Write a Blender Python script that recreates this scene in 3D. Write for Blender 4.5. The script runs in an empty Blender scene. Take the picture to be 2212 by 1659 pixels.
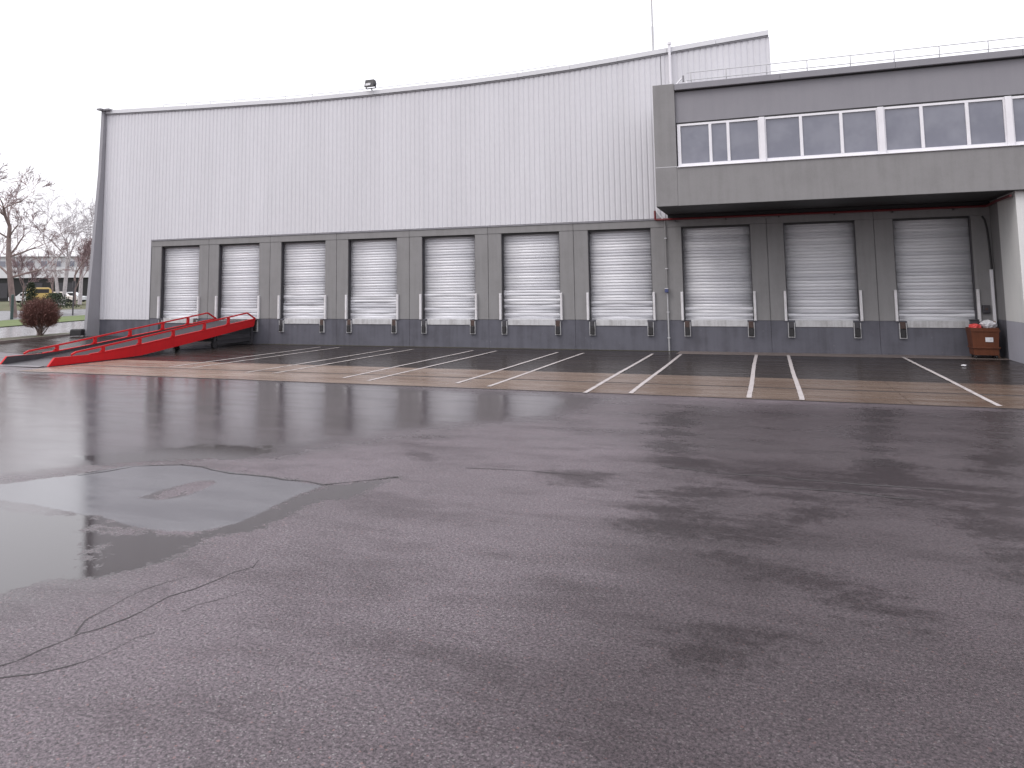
import bpy, math, random
import numpy as np
from mathutils import Vector, Matrix

random.seed(7); rng = np.random.default_rng(7)
S = bpy.context.scene
COL = S.collection

# ------------------------------------------------------------------ camera
CAM = np.array([27.860, -31.004, 2.397])
FPX, PCX, PCY = 1651.594, 1027.852, 467.909          # in 2212 px wide picture units
YAW, PITCH, ROLL = math.radians(20.69877), math.radians(5.58862), math.radians(-0.58131)
_f = np.array([-math.sin(YAW)*math.cos(PITCH), math.cos(YAW)*math.cos(PITCH), math.sin(PITCH)])
_r = np.array([math.cos(YAW), math.sin(YAW), 0.0]); _u = np.cross(_r, _f)
RV = _r*math.cos(ROLL)+_u*math.sin(ROLL); UV = -_r*math.sin(ROLL)+_u*math.cos(ROLL)
cam = bpy.data.cameras.new("camera"); camo = bpy.data.objects.new("camera", cam); COL.objects.link(camo)
M = Matrix(((RV[0], UV[0], -_f[0], CAM[0]), (RV[1], UV[1], -_f[1], CAM[1]), (RV[2], UV[2], -_f[2], CAM[2]), (0, 0, 0, 1)))
camo.matrix_world = M
cam.sensor_fit = 'HORIZONTAL'; cam.sensor_width = 36.0
cam.lens = FPX/2212*36; cam.shift_x = (1106-PCX)/2212; cam.shift_y = (PCY-829.5)/2212
cam.clip_start = 0.1; cam.clip_end = 3000
S.camera = camo

def hit(px, py, ax, val):
    d = (px-PCX)*RV/FPX-(py-PCY)*UV/FPX+_f
    return CAM+d*(val-CAM[ax])/d[ax]
def G(px, py, z=0.0): return hit(px, py, 2, z)          # on the ground
def Wp(px, py, y=0.0): return hit(px, py, 1, y)         # on a plane parallel to the dock wall

# ------------------------------------------------------------------ world, sun, exposure
w = bpy.data.worlds.new("World"); S.world = w; w.use_nodes = True
nt = w.node_tree; nt.nodes.clear()
SUN_EL, SUN_AZ = math.radians(48), math.radians(222)    # azimuth clockwise from +Y
sky = nt.nodes.new('ShaderNodeTexSky'); sky.sky_type = 'NISHITA'; sky.sun_disc = False
sky.sun_elevation = SUN_EL; sky.sun_rotation = SUN_AZ; sky.dust_density = 6; sky.air_density = 1.2
mixs = nt.nodes.new('ShaderNodeMix'); mixs.data_type = 'RGBA'; mixs.inputs['Factor'].default_value = 0.90
tc = nt.nodes.new('ShaderNodeTexCoord')
nz = nt.nodes.new('ShaderNodeTexNoise'); nz.inputs['Scale'].default_value = 2.2; nz.inputs['Detail'].default_value = 4
rmp = nt.nodes.new('ShaderNodeValToRGB')                # even cloud sheet
rmp.color_ramp.elements[0].position = 0.25; rmp.color_ramp.elements[0].color = (0.90, 0.89, 0.945, 1)
rmp.color_ramp.elements[1].position = 0.75; rmp.color_ramp.elements[1].color = (1.0, 0.99, 1.03, 1)
sc = nt.nodes.new('ShaderNodeVectorMath'); sc.operation = 'SCALE'; sc.inputs['Scale'].default_value = 11.0
bg = nt.nodes.new('ShaderNodeBackground'); bg.inputs['Strength'].default_value = 0.11
out = nt.nodes.new('ShaderNodeOutputWorld')
nt.links.new(tc.outputs['Generated'], nz.inputs['Vector']); nt.links.new(nz.outputs['Fac'], rmp.inputs['Fac'])
sepw = nt.nodes.new('ShaderNodeSeparateXYZ'); nt.links.new(tc.outputs['Generated'], sepw.inputs[0])
elv = nt.nodes.new('ShaderNodeMapRange'); elv.inputs['From Min'].default_value = 0.0; elv.inputs['From Max'].default_value = 1.0   # overcast sky: brighter overhead
elv.inputs['To Min'].default_value = 9.0; elv.inputs['To Max'].default_value = 19.0
nt.links.new(sepw.outputs['Z'], elv.inputs['Value']); nt.links.new(elv.outputs['Result'], sc.inputs['Scale'])
nt.links.new(rmp.outputs['Color'], sc.inputs[0])
nt.links.new(sky.outputs['Color'], mixs.inputs['A']); nt.links.new(sc.outputs['Vector'], mixs.inputs['B'])
nt.links.new(mixs.outputs['Result'], bg.inputs['Color']); nt.links.new(bg.outputs['Background'], out.inputs['Surface'])
sl = bpy.data.lights.new("sun", 'SUN'); sl.energy = 0.6; sl.angle = math.radians(25); sl.color = (1, 0.97, 0.94)
so = bpy.data.objects.new("sun", sl); COL.objects.link(so)
sd = Vector((math.sin(SUN_AZ)*math.cos(SUN_EL), math.cos(SUN_AZ)*math.cos(SUN_EL), math.sin(SUN_EL)))
so.rotation_euler = sd.to_track_quat('Z', 'Y').to_euler(); so.location = (0, -40, 60)
S.view_settings.view_transform = 'Standard'; S.view_settings.look = 'None'
S.view_settings.exposure = 0.34; S.view_settings.gamma = 1.0; S.view_settings.use_curve_mapping = False
S.render.engine = 'CYCLES'

# ------------------------------------------------------------------ helpers
WL = {}                                                  # world origin of each object
def tag(o, label=None, cat=None, group=None, kind=None):
    if label: o["label"] = label
    if cat: o["category"] = cat
    if group: o["group"] = group
    if kind: o["kind"] = kind
    return o
def place(o, loc, parent):
    loc = Vector(loc); WL[o.name] = loc
    if parent is not None:
        o.parent = parent; o.location = loc-WL[parent.name]
    else: o.location = loc
def empty(name, loc, label, cat, group=None):
    o = bpy.data.objects.new(name, None); COL.objects.link(o); o.empty_display_size = 0.3
    place(o, loc, None); return tag(o, label, cat, group)
class MB:
    def __init__(s): s.v = []; s.f = []
    def add(s, v, f):
        n = len(s.v); s.v += [tuple(map(float, p)) for p in v]; s.f += [tuple(i+n for i in q) for q in f]; return s
    def box(s, x0, x1, y0, y1, z0, z1, b=0.0):
        if b > 0:
            # chamfered on the x/z outline of the y0 (front) face
            v = [(x0, y1, z0), (x1, y1, z0), (x1, y1, z1), (x0, y1, z1),
                 (x0, y0+b, z0), (x1, y0+b, z0), (x1, y0+b, z1), (x0, y0+b, z1),
                 (x0+b, y0, z0+b), (x1-b, y0, z0+b), (x1-b, y0, z1-b), (x0+b, y0, z1-b)]
            f = [(0, 3, 2, 1), (0, 1, 5, 4), (1, 2, 6, 5), (2, 3, 7, 6), (3, 0, 4, 7),
                 (4, 5, 9, 8), (5, 6, 10, 9), (6, 7, 11, 10), (7, 4, 8, 11), (8, 9, 10, 11)]
            return s.add(v, f)
        v = [(x0, y0, z0), (x1, y0, z0), (x1, y1, z0), (x0, y1, z0), (x0, y0, z1), (x1, y0, z1), (x1, y1, z1), (x0, y1, z1)]
        return s.add(v, [(0, 3, 2, 1), (4, 5, 6, 7), (0, 1, 5, 4), (1, 2, 6, 5), (2, 3, 7, 6), (3, 0, 4, 7)])
    def tube(s, pts, r, n=6, cap=True):
        pts = [Vector(p) for p in pts]; rs = r if isinstance(r, (list, tuple)) else [r]*len(pts)
        v = []; f = []
        t0 = (pts[1]-pts[0]).normalized(); a = t0.orthogonal().normalized()
        for i, p in enumerate(pts):
            t = (pts[min(i+1, len(pts)-1)]-pts[max(i-1, 0)]).normalized()
            a = (a-t*a.dot(t)).normalized(); b = t.cross(a)
            for k in range(n):
                an = 2*math.pi*k/n; v.append(p+(a*math.cos(an)+b*math.sin(an))*rs[i])
        for i in range(len(pts)-1):
            for k in range(n): f.append((i*n+k, i*n+(k+1) % n, (i+1)*n+(k+1) % n, (i+1)*n+k))
        if cap: f.append(tuple(range(n-1, -1, -1))); f.append(tuple((len(pts)-1)*n+k for k in range(n)))
        return s.add(v, f)
    def prism(s, prof, x0, x1):                           # profile of (y,z) extruded along x
        n = len(prof)
        v = [(x0, y, z) for y, z in prof]+[(x1, y, z) for y, z in prof]
        f = [tuple(range(n)), tuple(range(2*n-1, n-1, -1))]+[(i, n+i, n+(i+1) % n, (i+1) % n) for i in range(n)]
        return s.add(v, f)
    def build(s, name, mat, parent=None, loc=None, smooth=False):
        a = np.array(s.v)
        if loc is None:
            loc = WL[parent.name] if parent is not None else Vector(((a[:, 0].min()+a[:, 0].max())/2, (a[:, 1].min()+a[:, 1].max())/2, a[:, 2].min()))
        loc = Vector(loc)
        m = bpy.data.meshes.new(name); m.from_pydata((a-np.array(loc)).tolist(), [], s.f)
        m.materials.append(mat)
        if smooth: m.polygons.foreach_set('use_smooth', [True]*len(m.polygons))
        m.update()
        o = bpy.data.objects.new(name, m); COL.objects.link(o); place(o, loc, parent); return o
def inst(name, mesh, loc, parent, rot=None):
    o = bpy.data.objects.new(name, mesh); COL.objects.link(o); place(o, loc, parent)
    if rot: o.rotation_euler = rot
    return o
def fixnormals(o):
    import bmesh
    b = bmesh.new(); b.from_mesh(o.data); bmesh.ops.recalc_face_normals(b, faces=b.faces); b.to_mesh(o.data); b.free()

# ------------------------------------------------------------------ materials
def nodes(name):
    m = bpy.data.materials.new(name); m.use_nodes = True
    t = m.node_tree; return m, t, t.nodes['Principled BSDF']
def N(t, typ, **kw):
    n = t.nodes.new(typ)
    for k, v in kw.items():
        if k in n.inputs: n.inputs[k].default_value = v
        else: setattr(n, k, v)
    return n
def noise(t, vec, scale, detail=4, rough=0.6):
    n = N(t, 'ShaderNodeTexNoise', Scale=scale, Detail=detail, Roughness=rough)
    t.links.new(vec, n.inputs['Vector']); return n.outputs['Fac']
def mrange(t, v, a, b, c=0.0, d=1.0, smooth=True):
    n = N(t, 'ShaderNodeMapRange'); n.interpolation_type = 'SMOOTHSTEP' if smooth else 'LINEAR'
    n.inputs['From Min'].default_value = a; n.inputs['From Max'].default_value = b
    n.inputs['To Min'].default_value = c; n.inputs['To Max'].default_value = d
    t.links.new(v, n.inputs['Value']); return n.outputs['Result']
def math_(t, op, a, b=None):
    n = N(t, 'ShaderNodeMath'); n.operation = op
    for i, x in enumerate((a, b)):
        if x is None: continue
        if isinstance(x, (int, float)): n.inputs[i].default_value = x
        else: t.links.new(x, n.inputs[i])
    return n.outputs[0]
def mixc(t, fac, a, b, mode='MIX'):
    n = N(t, 'ShaderNodeMix'); n.data_type = 'RGBA'; n.blend_type = mode
    for k, x in (('Factor', fac), ('A', a), ('B', b)):
        if isinstance(x, tuple): n.inputs[k].default_value = (*x, 1) if len(x) == 3 else x
        elif isinstance(x, (int, float)): n.inputs[k].default_value = x
        else: t.links.new(x, n.inputs[k])
    return n.outputs['Result']
def mixf(t, fac, a, b):
    n = N(t, 'ShaderNodeMix'); n.data_type = 'FLOAT'
    for k, x in (('Factor', fac), ('A', a), ('B', b)):
        if isinstance(x, (int, float)): n.inputs[k].default_value = x
        else: t.links.new(x, n.inputs[k])
    return n.outputs['Result']
def wpos(t, scale=(1, 1, 1)):
    g = N(t, 'ShaderNodeNewGeometry'); m = N(t, 'ShaderNodeMapping'); m.inputs['Scale'].default_value = scale
    t.links.new(g.outputs['Position'], m.inputs['Vector']); return m.outputs['Vector']
def bump(t, b, h, strength, dist=0.01):
    n = N(t, 'ShaderNodeBump', Strength=strength, Distance=dist) if not hasattr(strength, 'node') else N(t, 'ShaderNodeBump', Distance=dist)
    if hasattr(strength, 'node'): t.links.new(strength, n.inputs['Strength'])
    t.links.new(h, n.inputs['Height']); t.links.new(n.outputs['Normal'], b.inputs['Normal'])
def simple(name, col, rough=0.5, metal=0.0, var=0.12, scale=3.0, spec=0.5, streak=False, bumpy=0.0, bscale=60):
    m, t, b = nodes(name)
    v = wpos(t, (1, 1, 0.12) if streak else (1, 1, 1))
    f = noise(t, v, scale, 5, 0.65)
    f2 = noise(t, wpos(t), scale*9, 3)
    k = math_(t, 'ADD', math_(t, 'MULTIPLY', f, 0.7), math_(t, 'MULTIPLY', f2, 0.3))
    k = mrange(t, k, 0.3, 0.7, smooth=False)
    lo = tuple(c*(1-var) for c in col); hi = tuple(min(1, c*(1+var)) for c in col)
    t.links.new(mixc(t, k, lo, hi), b.inputs['Base Color'])
    b.inputs['Roughness'].default_value = rough; b.inputs['Metallic'].default_value = metal
    b.inputs['Specular IOR Level'].default_value = spec
    if bumpy: bump(t, b, noise(t, wpos(t), bscale, 4), bumpy, 0.01)
    return m
def stained(name, col, dark, rough, amount=0.5, scale=1.2, spots=None):
    """painted concrete: cloudy wear, run-down streaks, chips"""
    m, t, b = nodes(name)
    c1 = noise(t, wpos(t), scale, 6, 0.65); c2 = noise(t, wpos(t, (1, 1, 0.07)), scale*4.5, 4, 0.6)
    k = math_(t, 'MULTIPLY', mrange(t, math_(t, 'ADD', math_(t, 'MULTIPLY', c1, 0.55), math_(t, 'MULTIPLY', c2, 0.45)), 0.40, 0.66), amount)
    c = mixc(t, k, col, dark)
    fine = noise(t, wpos(t), 45, 3)
    c = mixc(t, mrange(t, fine, 0.35, 0.65, 0, 0.18), c, tuple(min(1, x*1.3) for x in col))
    if spots:
        sp = mrange(t, noise(t, wpos(t), 5.5, 5, 0.7), 0.66, 0.70)
        c = mixc(t, math_(t, 'MULTIPLY', sp, 0.55), c, spots)
    t.links.new(c, b.inputs['Base Color']); b.inputs['Roughness'].default_value = rough; b.inputs['Specular IOR Level'].default_value = 0.25
    bump(t, b, noise(t, wpos(t), 30, 4), 0.15, 0.01)
    return m
MT = {}
MT['clad'] = simple('cladding_sheet', (0.575, 0.57, 0.60), 0.42, 0.0, 0.07, 0.7, streak=True)
MT['clad_trim'] = simple('cladding_trim', (0.60, 0.60, 0.625), 0.4, 0, 0.05, 1.0)
MT['trim_dark'] = simple('dark_trim', (0.20, 0.195, 0.21), 0.5, 0, 0.1, 1.5)
MT['pipegrey'] = simple('grey_pipe', (0.38, 0.38, 0.39), 0.5, 0, 0.1, 3)
MT['drip'] = simple('drip_trim', (0.27, 0.265, 0.28), 0.5, 0, 0.1, 1.5)
MT['grey'] = stained('grey_painted_concrete', (0.225, 0.22, 0.222), (0.17, 0.165, 0.165), 0.6, 0.55)
MT['grey_v'] = stained('grey_violet_panel', (0.235, 0.23, 0.25), (0.20, 0.195, 0.215), 0.55, 0.4)
MT['fin'] = stained('fin_paint', (0.275, 0.27, 0.29), (0.23, 0.225, 0.245), 0.55, 0.4)
MT['plinth'] = stained('plinth_paint', (0.112, 0.112, 0.134), (0.062, 0.060, 0.071), 0.5, 0.75, 0.9, spots=(0.26, 0.26, 0.28))
MT['sill'] = stained('dock_sill_paint', (0.50, 0.50, 0.51), (0.30, 0.29, 0.29), 0.5, 0.8, 2.5)
MT['white'] = simple('white_paint', (0.72, 0.71, 0.74), 0.35, 0, 0.06, 2)
MT['white_worn'] = stained('worn_white_paint', (0.66, 0.65, 0.67), (0.40, 0.38, 0.37), 0.45, 0.6, 4)
MT['black'] = simple('black_rubber', (0.018, 0.017, 0.019), 0.55, 0, 0.3, 6)
MT['darkmetal'] = simple('dark_steel', (0.055, 0.053, 0.06), 0.45, 0.3, 0.2, 4)
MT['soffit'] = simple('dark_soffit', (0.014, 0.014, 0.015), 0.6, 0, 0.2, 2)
MT['rust'] = simple('rusty_plate', (0.065, 0.04, 0.034), 0.7, 0, 0.4, 9)
MT['galv'] = simple('galvanised_steel', (0.55, 0.55, 0.57), 0.4, 0.4, 0.1, 5)
MT['rail'] = simple('pale_rail', (0.47, 0.47, 0.48), 0.5, 0.0, 0.08, 5)
MT['redpaint'] = stained('red_ramp_paint', (0.47, 0.012, 0.016), (0.34, 0.012, 0.014), 0.5, 0.5, 1.6)
MT['redpipe'] = simple('red_pipe_paint', (0.15, 0.018, 0.022), 0.45, 0, 0.2, 4)
MT['offwhite'] = stained('offwhite_wall', (0.62, 0.62, 0.61), (0.52, 0.52, 0.52), 0.6, 0.5)
MT['dado'] = stained('pale_blue_dado', (0.36, 0.36, 0.41), (0.28, 0.28, 0.32), 0.55, 0.5)
MT['bark'] = simple('grey_brown_bark', (0.17, 0.125, 0.115), 0.8, 0, 0.35, 3)
MT['bark_pale'] = simple('pale_birch_bark', (0.42, 0.39, 0.385), 0.75, 0, 0.35, 4)
MT['twig'] = simple('red_brown_twigs', (0.24, 0.17, 0.17), 0.8, 0, 0.3, 3)
MT['twig_grey'] = simple('grey_twigs', (0.40, 0.37, 0.38), 0.8, 0, 0.3, 3)
MT['bush'] = simple('rust_brown_shoots', (0.125, 0.055, 0.045), 0.75, 0, 0.45, 4)
MT['brownbin'] = stained('brown_bin', (0.125, 0.043, 0.022), (0.07, 0.026, 0.015), 0.45, 0.6, 3)
MT['timber'] = simple('brown_timber', (0.22, 0.12, 0.08), 0.7, 0, 0.25, 6, streak=True)
MT['bagwhite'] = simple('white_sack', (0.62, 0.61, 0.64), 0.5, 0, 0.1, 8)
MT['bagred'] = simple('red_sack', (0.62, 0.06, 0.055), 0.45, 0, 0.2, 9)
MT['blue'] = simple('blue_plastic', (0.05, 0.06, 0.16), 0.4, 0, 0.1, 6)
MT['deckbar'] = simple('wet_dark_grating', (0.12, 0.11, 0.12), 0.35, 0.2, 0.2, 6)
MT['line'] = None

# shutter metal: galvanised lath
def shutter_mat():
    m, t, b = nodes('shutter_lath')
    oi = N(t, 'ShaderNodeObjectInfo')
    c = mixc(t, oi.outputs['Random'], (0.53, 0.53, 0.565), (0.70, 0.70, 0.73))
    st = mrange(t, noise(t, wpos(t, (0.5, 1, 5)), 3.5, 5, 0.65), 0.5, 0.78, 0, 0.5)
    c = mixc(t, st, c, (0.42, 0.44, 0.45))
    t.links.new(c, b.inputs['Base Color']); b.inputs['Metallic'].default_value = 0.12; b.inputs['Roughness'].default_value = 0.48
    bump(t, b, noise(t, wpos(t, (0.35, 1, 1.4)), 4.0, 3), 0.35, 0.03)
    return m
MT['shutter'] = shutter_mat()
def glass_mat():
    m, t, b = nodes('office_glass')
    c = mixc(t, mrange(t, noise(t, wpos(t), 0.9, 3), 0.35, 0.65), (0.135, 0.14, 0.18), (0.18, 0.185, 0.225))
    t.links.new(c, b.inputs['Base Color']); b.inputs['Roughness'].default_value = 0.04
    b.inputs['IOR'].default_value = 1.55; b.inputs['Coat Weight'].default_value = 0.5; b.inputs['Coat Roughness'].default_value = 0.02
    bump(t, b, noise(t, wpos(t), 0.8, 2), 0.05, 0.05)
    return m
MT['glass'] = glass_mat()

def asphalt_mat():
    """yard asphalt: rough when damp, glossy under a water film, mirror-smooth in puddles"""
    m, t, b = nodes('wet_asphalt')
    P = wpos(t)
    def at(n):
        a = N(t, 'ShaderNodeAttribute'); a.attribute_name = n; return a.outputs['Fac']
    def cen(x, k): return math_(t, 'MULTIPLY', math_(t, 'SUBTRACT', x, 0.5), k)
    big = noise(t, P, 0.35, 5, 0.6); mid = noise(t, P, 1.6, 5, 0.62); edge = noise(t, P, 7, 6, 0.7)
    strk = noise(t, wpos(t, (0.5, 1.9, 1)), 1.0, 6, 0.65)
    fine = noise(t, P, 24, 4, 0.7)
    jit = math_(t, 'ADD', cen(mid, 0.85), math_(t, 'ADD', cen(edge, 0.55), cen(fine, 0.35)))
    jit1 = math_(t, 'ADD', cen(mid, 0.12), math_(t, 'ADD', cen(edge, 0.12), cen(fine, 0.05)))
    pud = mrange(t, math_(t, 'ADD', at('puddle'), jit), -0.04, 0.07)
    film = mrange(t, math_(t, 'ADD', at('film'), math_(t, 'ADD', cen(strk, 2.2), cen(edge, 0.4))), -0.9, 0.9)
    damp = mrange(t, math_(t, 'ADD', at('damp'), math_(t, 'ADD', cen(strk, 2.0), math_(t, 'ADD', cen(edge, 1.3), cen(fine, 0.5)))), -0.26, 0.30)
    silt = mrange(t, math_(t, 'ADD', at('silt'), jit1), -0.02, 0.03)
    # aggregate
    vor = N(t, 'ShaderNodeTexVoronoi', Scale=110.0); t.links.new(P, vor.inputs['Vector'])
    vr = N(t, 'ShaderNodeTexVoronoi', Scale=80.0); t.links.new(P, vr.inputs['Vector'])
    grain = noise(t, P, 42, 5, 0.85); grain2 = noise(t, P, 30, 3, 0.7)
    c = mixc(t, mrange(t, big, 0.3, 0.7), (0.076, 0.061, 0.068), (0.102, 0.083, 0.093))
    c = mixc(t, mrange(t, grain, 0.36, 0.66), mixc(t, 1.0, c, (0.26, 0.26, 0.27), 'MULTIPLY'), mixc(t, 1.0, c, (1.9, 1.87, 1.87), 'MULTIPLY'))
    sep = N(t, 'ShaderNodeSeparateColor'); t.links.new(vor.outputs['Color'], sep.inputs['Color'])
    c = mixc(t, mrange(t, sep.outputs[0], 0.93, 0.99, 0, 0.7), c, (0.25, 0.235, 0.235))
    sep2 = N(t, 'ShaderNodeSeparateColor'); t.links.new(vr.outputs['Color'], sep2.inputs['Color'])
    c = mixc(t, mrange(t, sep2.outputs[1], 0.988, 0.996, 0, 0.7), c, (0.21, 0.12, 0.115))
    # darker right-hand part of the yard
    dark_right = mrange(t, math_(t, 'ADD', at('dark_right'), math_(t, 'ADD', cen(strk, 3.0), cen(edge, 0.6))), -1.1, 1.1)
    c = mixc(t, dark_right, c, mixc(t, 1.0, c, (0.52, 0.49, 0.49), 'MULTIPLY'))
    # damp stains
    st = mrange(t, noise(t, wpos(t, (0.6, 1.25, 1)), 0.50, 7, 0.66), 0.48, 0.66)
    st2 = mrange(t, noise(t, wpos(t, (0.7, 1.5, 1)), 1.5, 7, 0.68), 0.50, 0.66)
    dk = math_(t, 'MAXIMUM', math_(t, 'MAXIMUM', math_(t, 'MULTIPLY', st, 0.5), math_(t, 'MULTIPLY', st2, 0.32)), math_(t, 'MULTIPLY', damp, 0.75))
    c = mixc(t, dk, c, mixc(t, 1.0, c, (0.34, 0.31, 0.31), 'MULTIPLY'))
    c = mixc(t, math_(t, 'MULTIPLY', film, 0.6), c, (0.046, 0.040, 0.042))
    c = mixc(t, pud, c, (0.022, 0.016, 0.016))
    c = mixc(t, math_(t, 'MULTIPLY', silt, 0.9), c, mixc(t, mrange(t, strk, 0.35, 0.65), (0.070, 0.068, 0.076), (0.098, 0.096, 0.104)))
    t.links.new(c, b.inputs['Base Color'])
    r = mixf(t, mrange(t, mid, 0.3, 0.7), 0.40, 0.52)
    r = mixf(t, math_(t, 'MULTIPLY', dk, 0.8), r, 0.20)
    r = mixf(t, film, r, mixf(t, mrange(t, strk, 0.42, 0.60), 0.07, 0.15))
    r = mixf(t, pud, r, 0.05)
    r = mixf(t, silt, r, mixf(t, mrange(t, strk, 0.35, 0.65), 0.13, 0.20))
    t.links.new(r, b.inputs['Roughness']); t.links.new(mixf(t, math_(t, 'MAXIMUM', pud, silt), mixf(t, math_(t, 'MULTIPLY', dk, math_(t, 'SUBTRACT', 1.0, film)), mixf(t, dark_right, 1.42, 1.35), 1.17), 1.56), b.inputs['IOR'])
    h = math_(t, 'ADD', math_(t, 'MULTIPLY', grain, 1.0), math_(t, 'MULTIPLY', grain2, 0.6))
    dryb = math_(t, 'SUBTRACT', 1.0, math_(t, 'MAXIMUM', math_(t, 'MAXIMUM', pud, silt), math_(t, 'MAXIMUM', math_(t, 'MULTIPLY', film, 0.93), math_(t, 'MULTIPLY', dk, 0.55))))
    st_ = math_(t, 'ADD', math_(t, 'MULTIPLY', dryb, 0.6), 0.012)
    bump(t, b, h, st_, 0.012)
    return m
MT['asphalt'] = asphalt_mat()
def slab_mat(name, ca, cb, cd, rough_lo, rough_hi, ior=1.33, ground_tone=False):
    m, t, b = nodes(name)
    n1 = noise(t, wpos(t, (0.35, 1.4, 1)), 1.0, 6, 0.65); n2 = noise(t, wpos(t, (0.12, 2.2, 1)), 1.6, 5, 0.6); n3 = noise(t, wpos(t), 28, 3)
    c = mixc(t, mrange(t, n1, 0.32, 0.68), ca, cb)
    c = mixc(t, mrange(t, n2, 0.54, 0.74, 0, 0.8), c, cd)
    c = mixc(t, mrange(t, n3, 0.3, 0.7, 0, 0.3), c, tuple(x*1.35 for x in cb))
    if ground_tone:                                             # left end lightened for its wet sheen, right end darkened, in the colour
        sx = N(t, 'ShaderNodeSeparateXYZ'); t.links.new(wpos(t), sx.inputs[0])
        k = mrange(t, math_(t, 'ADD', sx.outputs['X'], math_(t, 'MULTIPLY', n1, 9.0)), 12.0, 40.0)
        c = mixc(t, k, mixc(t, 1.0, c, (1.25, 1.25, 1.25), 'MULTIPLY'), mixc(t, 1.0, c, (0.58, 0.54, 0.50), 'MULTIPLY'))
    t.links.new(c, b.inputs['Base Color'])
    t.links.new(mrange(t, n2, 0.35, 0.65, rough_lo, rough_hi), b.inputs['Roughness'])
    bump(t, b, n3, 0.12, 0.008); b.inputs['IOR'].default_value = ior
    return m
MT['apron'] = slab_mat('wet_dark_apron', (0.021, 0.017, 0.0155), (0.032, 0.0255, 0.0235), (0.013, 0.011, 0.010), 0.16, 0.32, 1.13)
MT['tan'] = slab_mat('tan_concrete_slab', (0.105, 0.068, 0.050), (0.20, 0.155, 0.128), (0.062, 0.040, 0.034), 0.18, 0.34, 1.18, True)
MT['tanedge'] = slab_mat('brown_concrete_edge', (0.13, 0.105, 0.098), (0.17, 0.14, 0.13), (0.085, 0.07, 0.066), 0.35, 0.55)
MT['crack'] = simple('crack_dark', (0.022, 0.018, 0.019), 0.6, 0, 0.3, 5)
MT['pave'] = slab_mat('wet_pavement', (0.25, 0.24, 0.25), (0.28, 0.27, 0.28), (0.23, 0.22, 0.23), 0.12, 0.2)
MT['road'] = slab_mat('far_road', (0.10, 0.098, 0.105), (0.13, 0.128, 0.135), (0.085, 0.083, 0.09), 0.25, 0.45)
def worn_line():
    m, t, b = nodes('worn_road_paint')
    k = mrange(t, noise(t, wpos(t, (1, 0.5, 1)), 4.5, 6, 0.7), 0.50, 0.72)
    c = mixc(t, math_(t, 'MULTIPLY', k, 0.6), (0.40, 0.365, 0.36), (0.13, 0.105, 0.095))
    t.links.new(c, b.inputs['Base Color']); b.inputs['Roughness'].default_value = 0.45
    return m
MT['line'] = worn_line()
def faded_line():
    m, t, b = nodes('faded_road_paint')
    k = mrange(t, noise(t, wpos(t, (1, 0.5, 1)), 4.5, 6, 0.7), 0.42, 0.68)
    c = mixc(t, math_(t, 'MULTIPLY', k, 0.75), (0.44, 0.405, 0.39), (0.13, 0.105, 0.095))
    t.links.new(c, b.inputs['Base Color']); b.inputs['Roughness'].default_value = 0.45
    return m
MT['line_faded'] = faded_line()
def grass_mat(name, a, c_):
    m, t, b = nodes(name)
    c = mixc(t, mrange(t, noise(t, wpos(t), 0.7, 6, 0.7), 0.35, 0.65), a, c_)
    c = mixc(t, mrange(t, noise(t, wpos(t), 14, 4), 0.35, 0.65, 0, 0.5), c, tuple(x*0.5 for x in a))
    t.links.new(c, b.inputs['Base Color']); b.inputs['Roughness'].default_value = 0.9; return m
MT['moss'] = grass_mat('mossy_silt', (0.05, 0.045, 0.024), (0.038, 0.032, 0.022))
MT['grass'] = grass_mat('verge_grass', (0.085, 0.125, 0.03), (0.12, 0.15, 0.045))
MT['bank'] = grass_mat('bank_grass', (0.075, 0.085, 0.035), (0.115, 0.10, 0.055))
MT['ground_tone'] = grass_mat('planting_soil', (0.06, 0.05, 0.032), (0.075, 0.085, 0.035))

# ------------------------------------------------------------------ ground
def Hs(x):                                               # the ground lifts a little towards the planted corner
    tt = np.clip((5.0-np.asarray(x, float))/11.0, 0, 1); return 0.3*tt*tt*(3-2*tt)
HZ = 0.30
def sdf(poly, X, Y):
    """signed distance to a polygon, positive inside"""
    p = np.array(poly); d = np.full(X.shape, 1e9); ins = np.zeros(X.shape, bool)
    n = len(p)
    for i in range(n):
        a = p[i]; b = p[(i+1) % n]; e = b-a
        tx = np.clip(((X-a[0])*e[0]+(Y-a[1])*e[1])/(e@e+1e-12), 0, 1)
        d = np.minimum(d, np.hypot(X-a[0]-tx*e[0], Y-a[1]-tx*e[1]))
        c = ((a[1] > Y) != (b[1] > Y)) & (X < (b[0]-a[0])*(Y-a[1])/(b[1]-a[1]+1e-12)+a[0])
        ins ^= c
    return np.where(ins, d, -d)
def gp(pts): return [G(x, y)[:2] for x, y in pts]
P1 = [(-120, 1062), (0, 1046), (170, 1026), (290, 1005), (400, 1004), (540, 1025), (700, 1048), (630, 1075), (560, 1110), (500, 1133), (440, 1148), (370, 1150), (300, 1140), (250, 1126), (215, 1113), (180, 1113), (80, 1092), (0, 1080), (-120, 1075)]
ISL = [(298, 1076), (330, 1064), (380, 1050), (450, 1035), (470, 1041), (440, 1056), (400, 1072), (350, 1081)]
P2 = [(-150, 1090), (0, 1092), (90, 1106), (180, 1113), (230, 1123), (300, 1140), (370, 1150), (440, 1148), (500, 1133), (560, 1110), (640, 1072), (740, 1044), (870, 1028), (800, 1060), (700, 1088), (620, 1118), (500, 1152), (420, 1178), (330, 1228), (240, 1244), (190, 1244), (120, 1258), (60, 1272), (0, 1288), (-150, 1330)]
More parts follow.
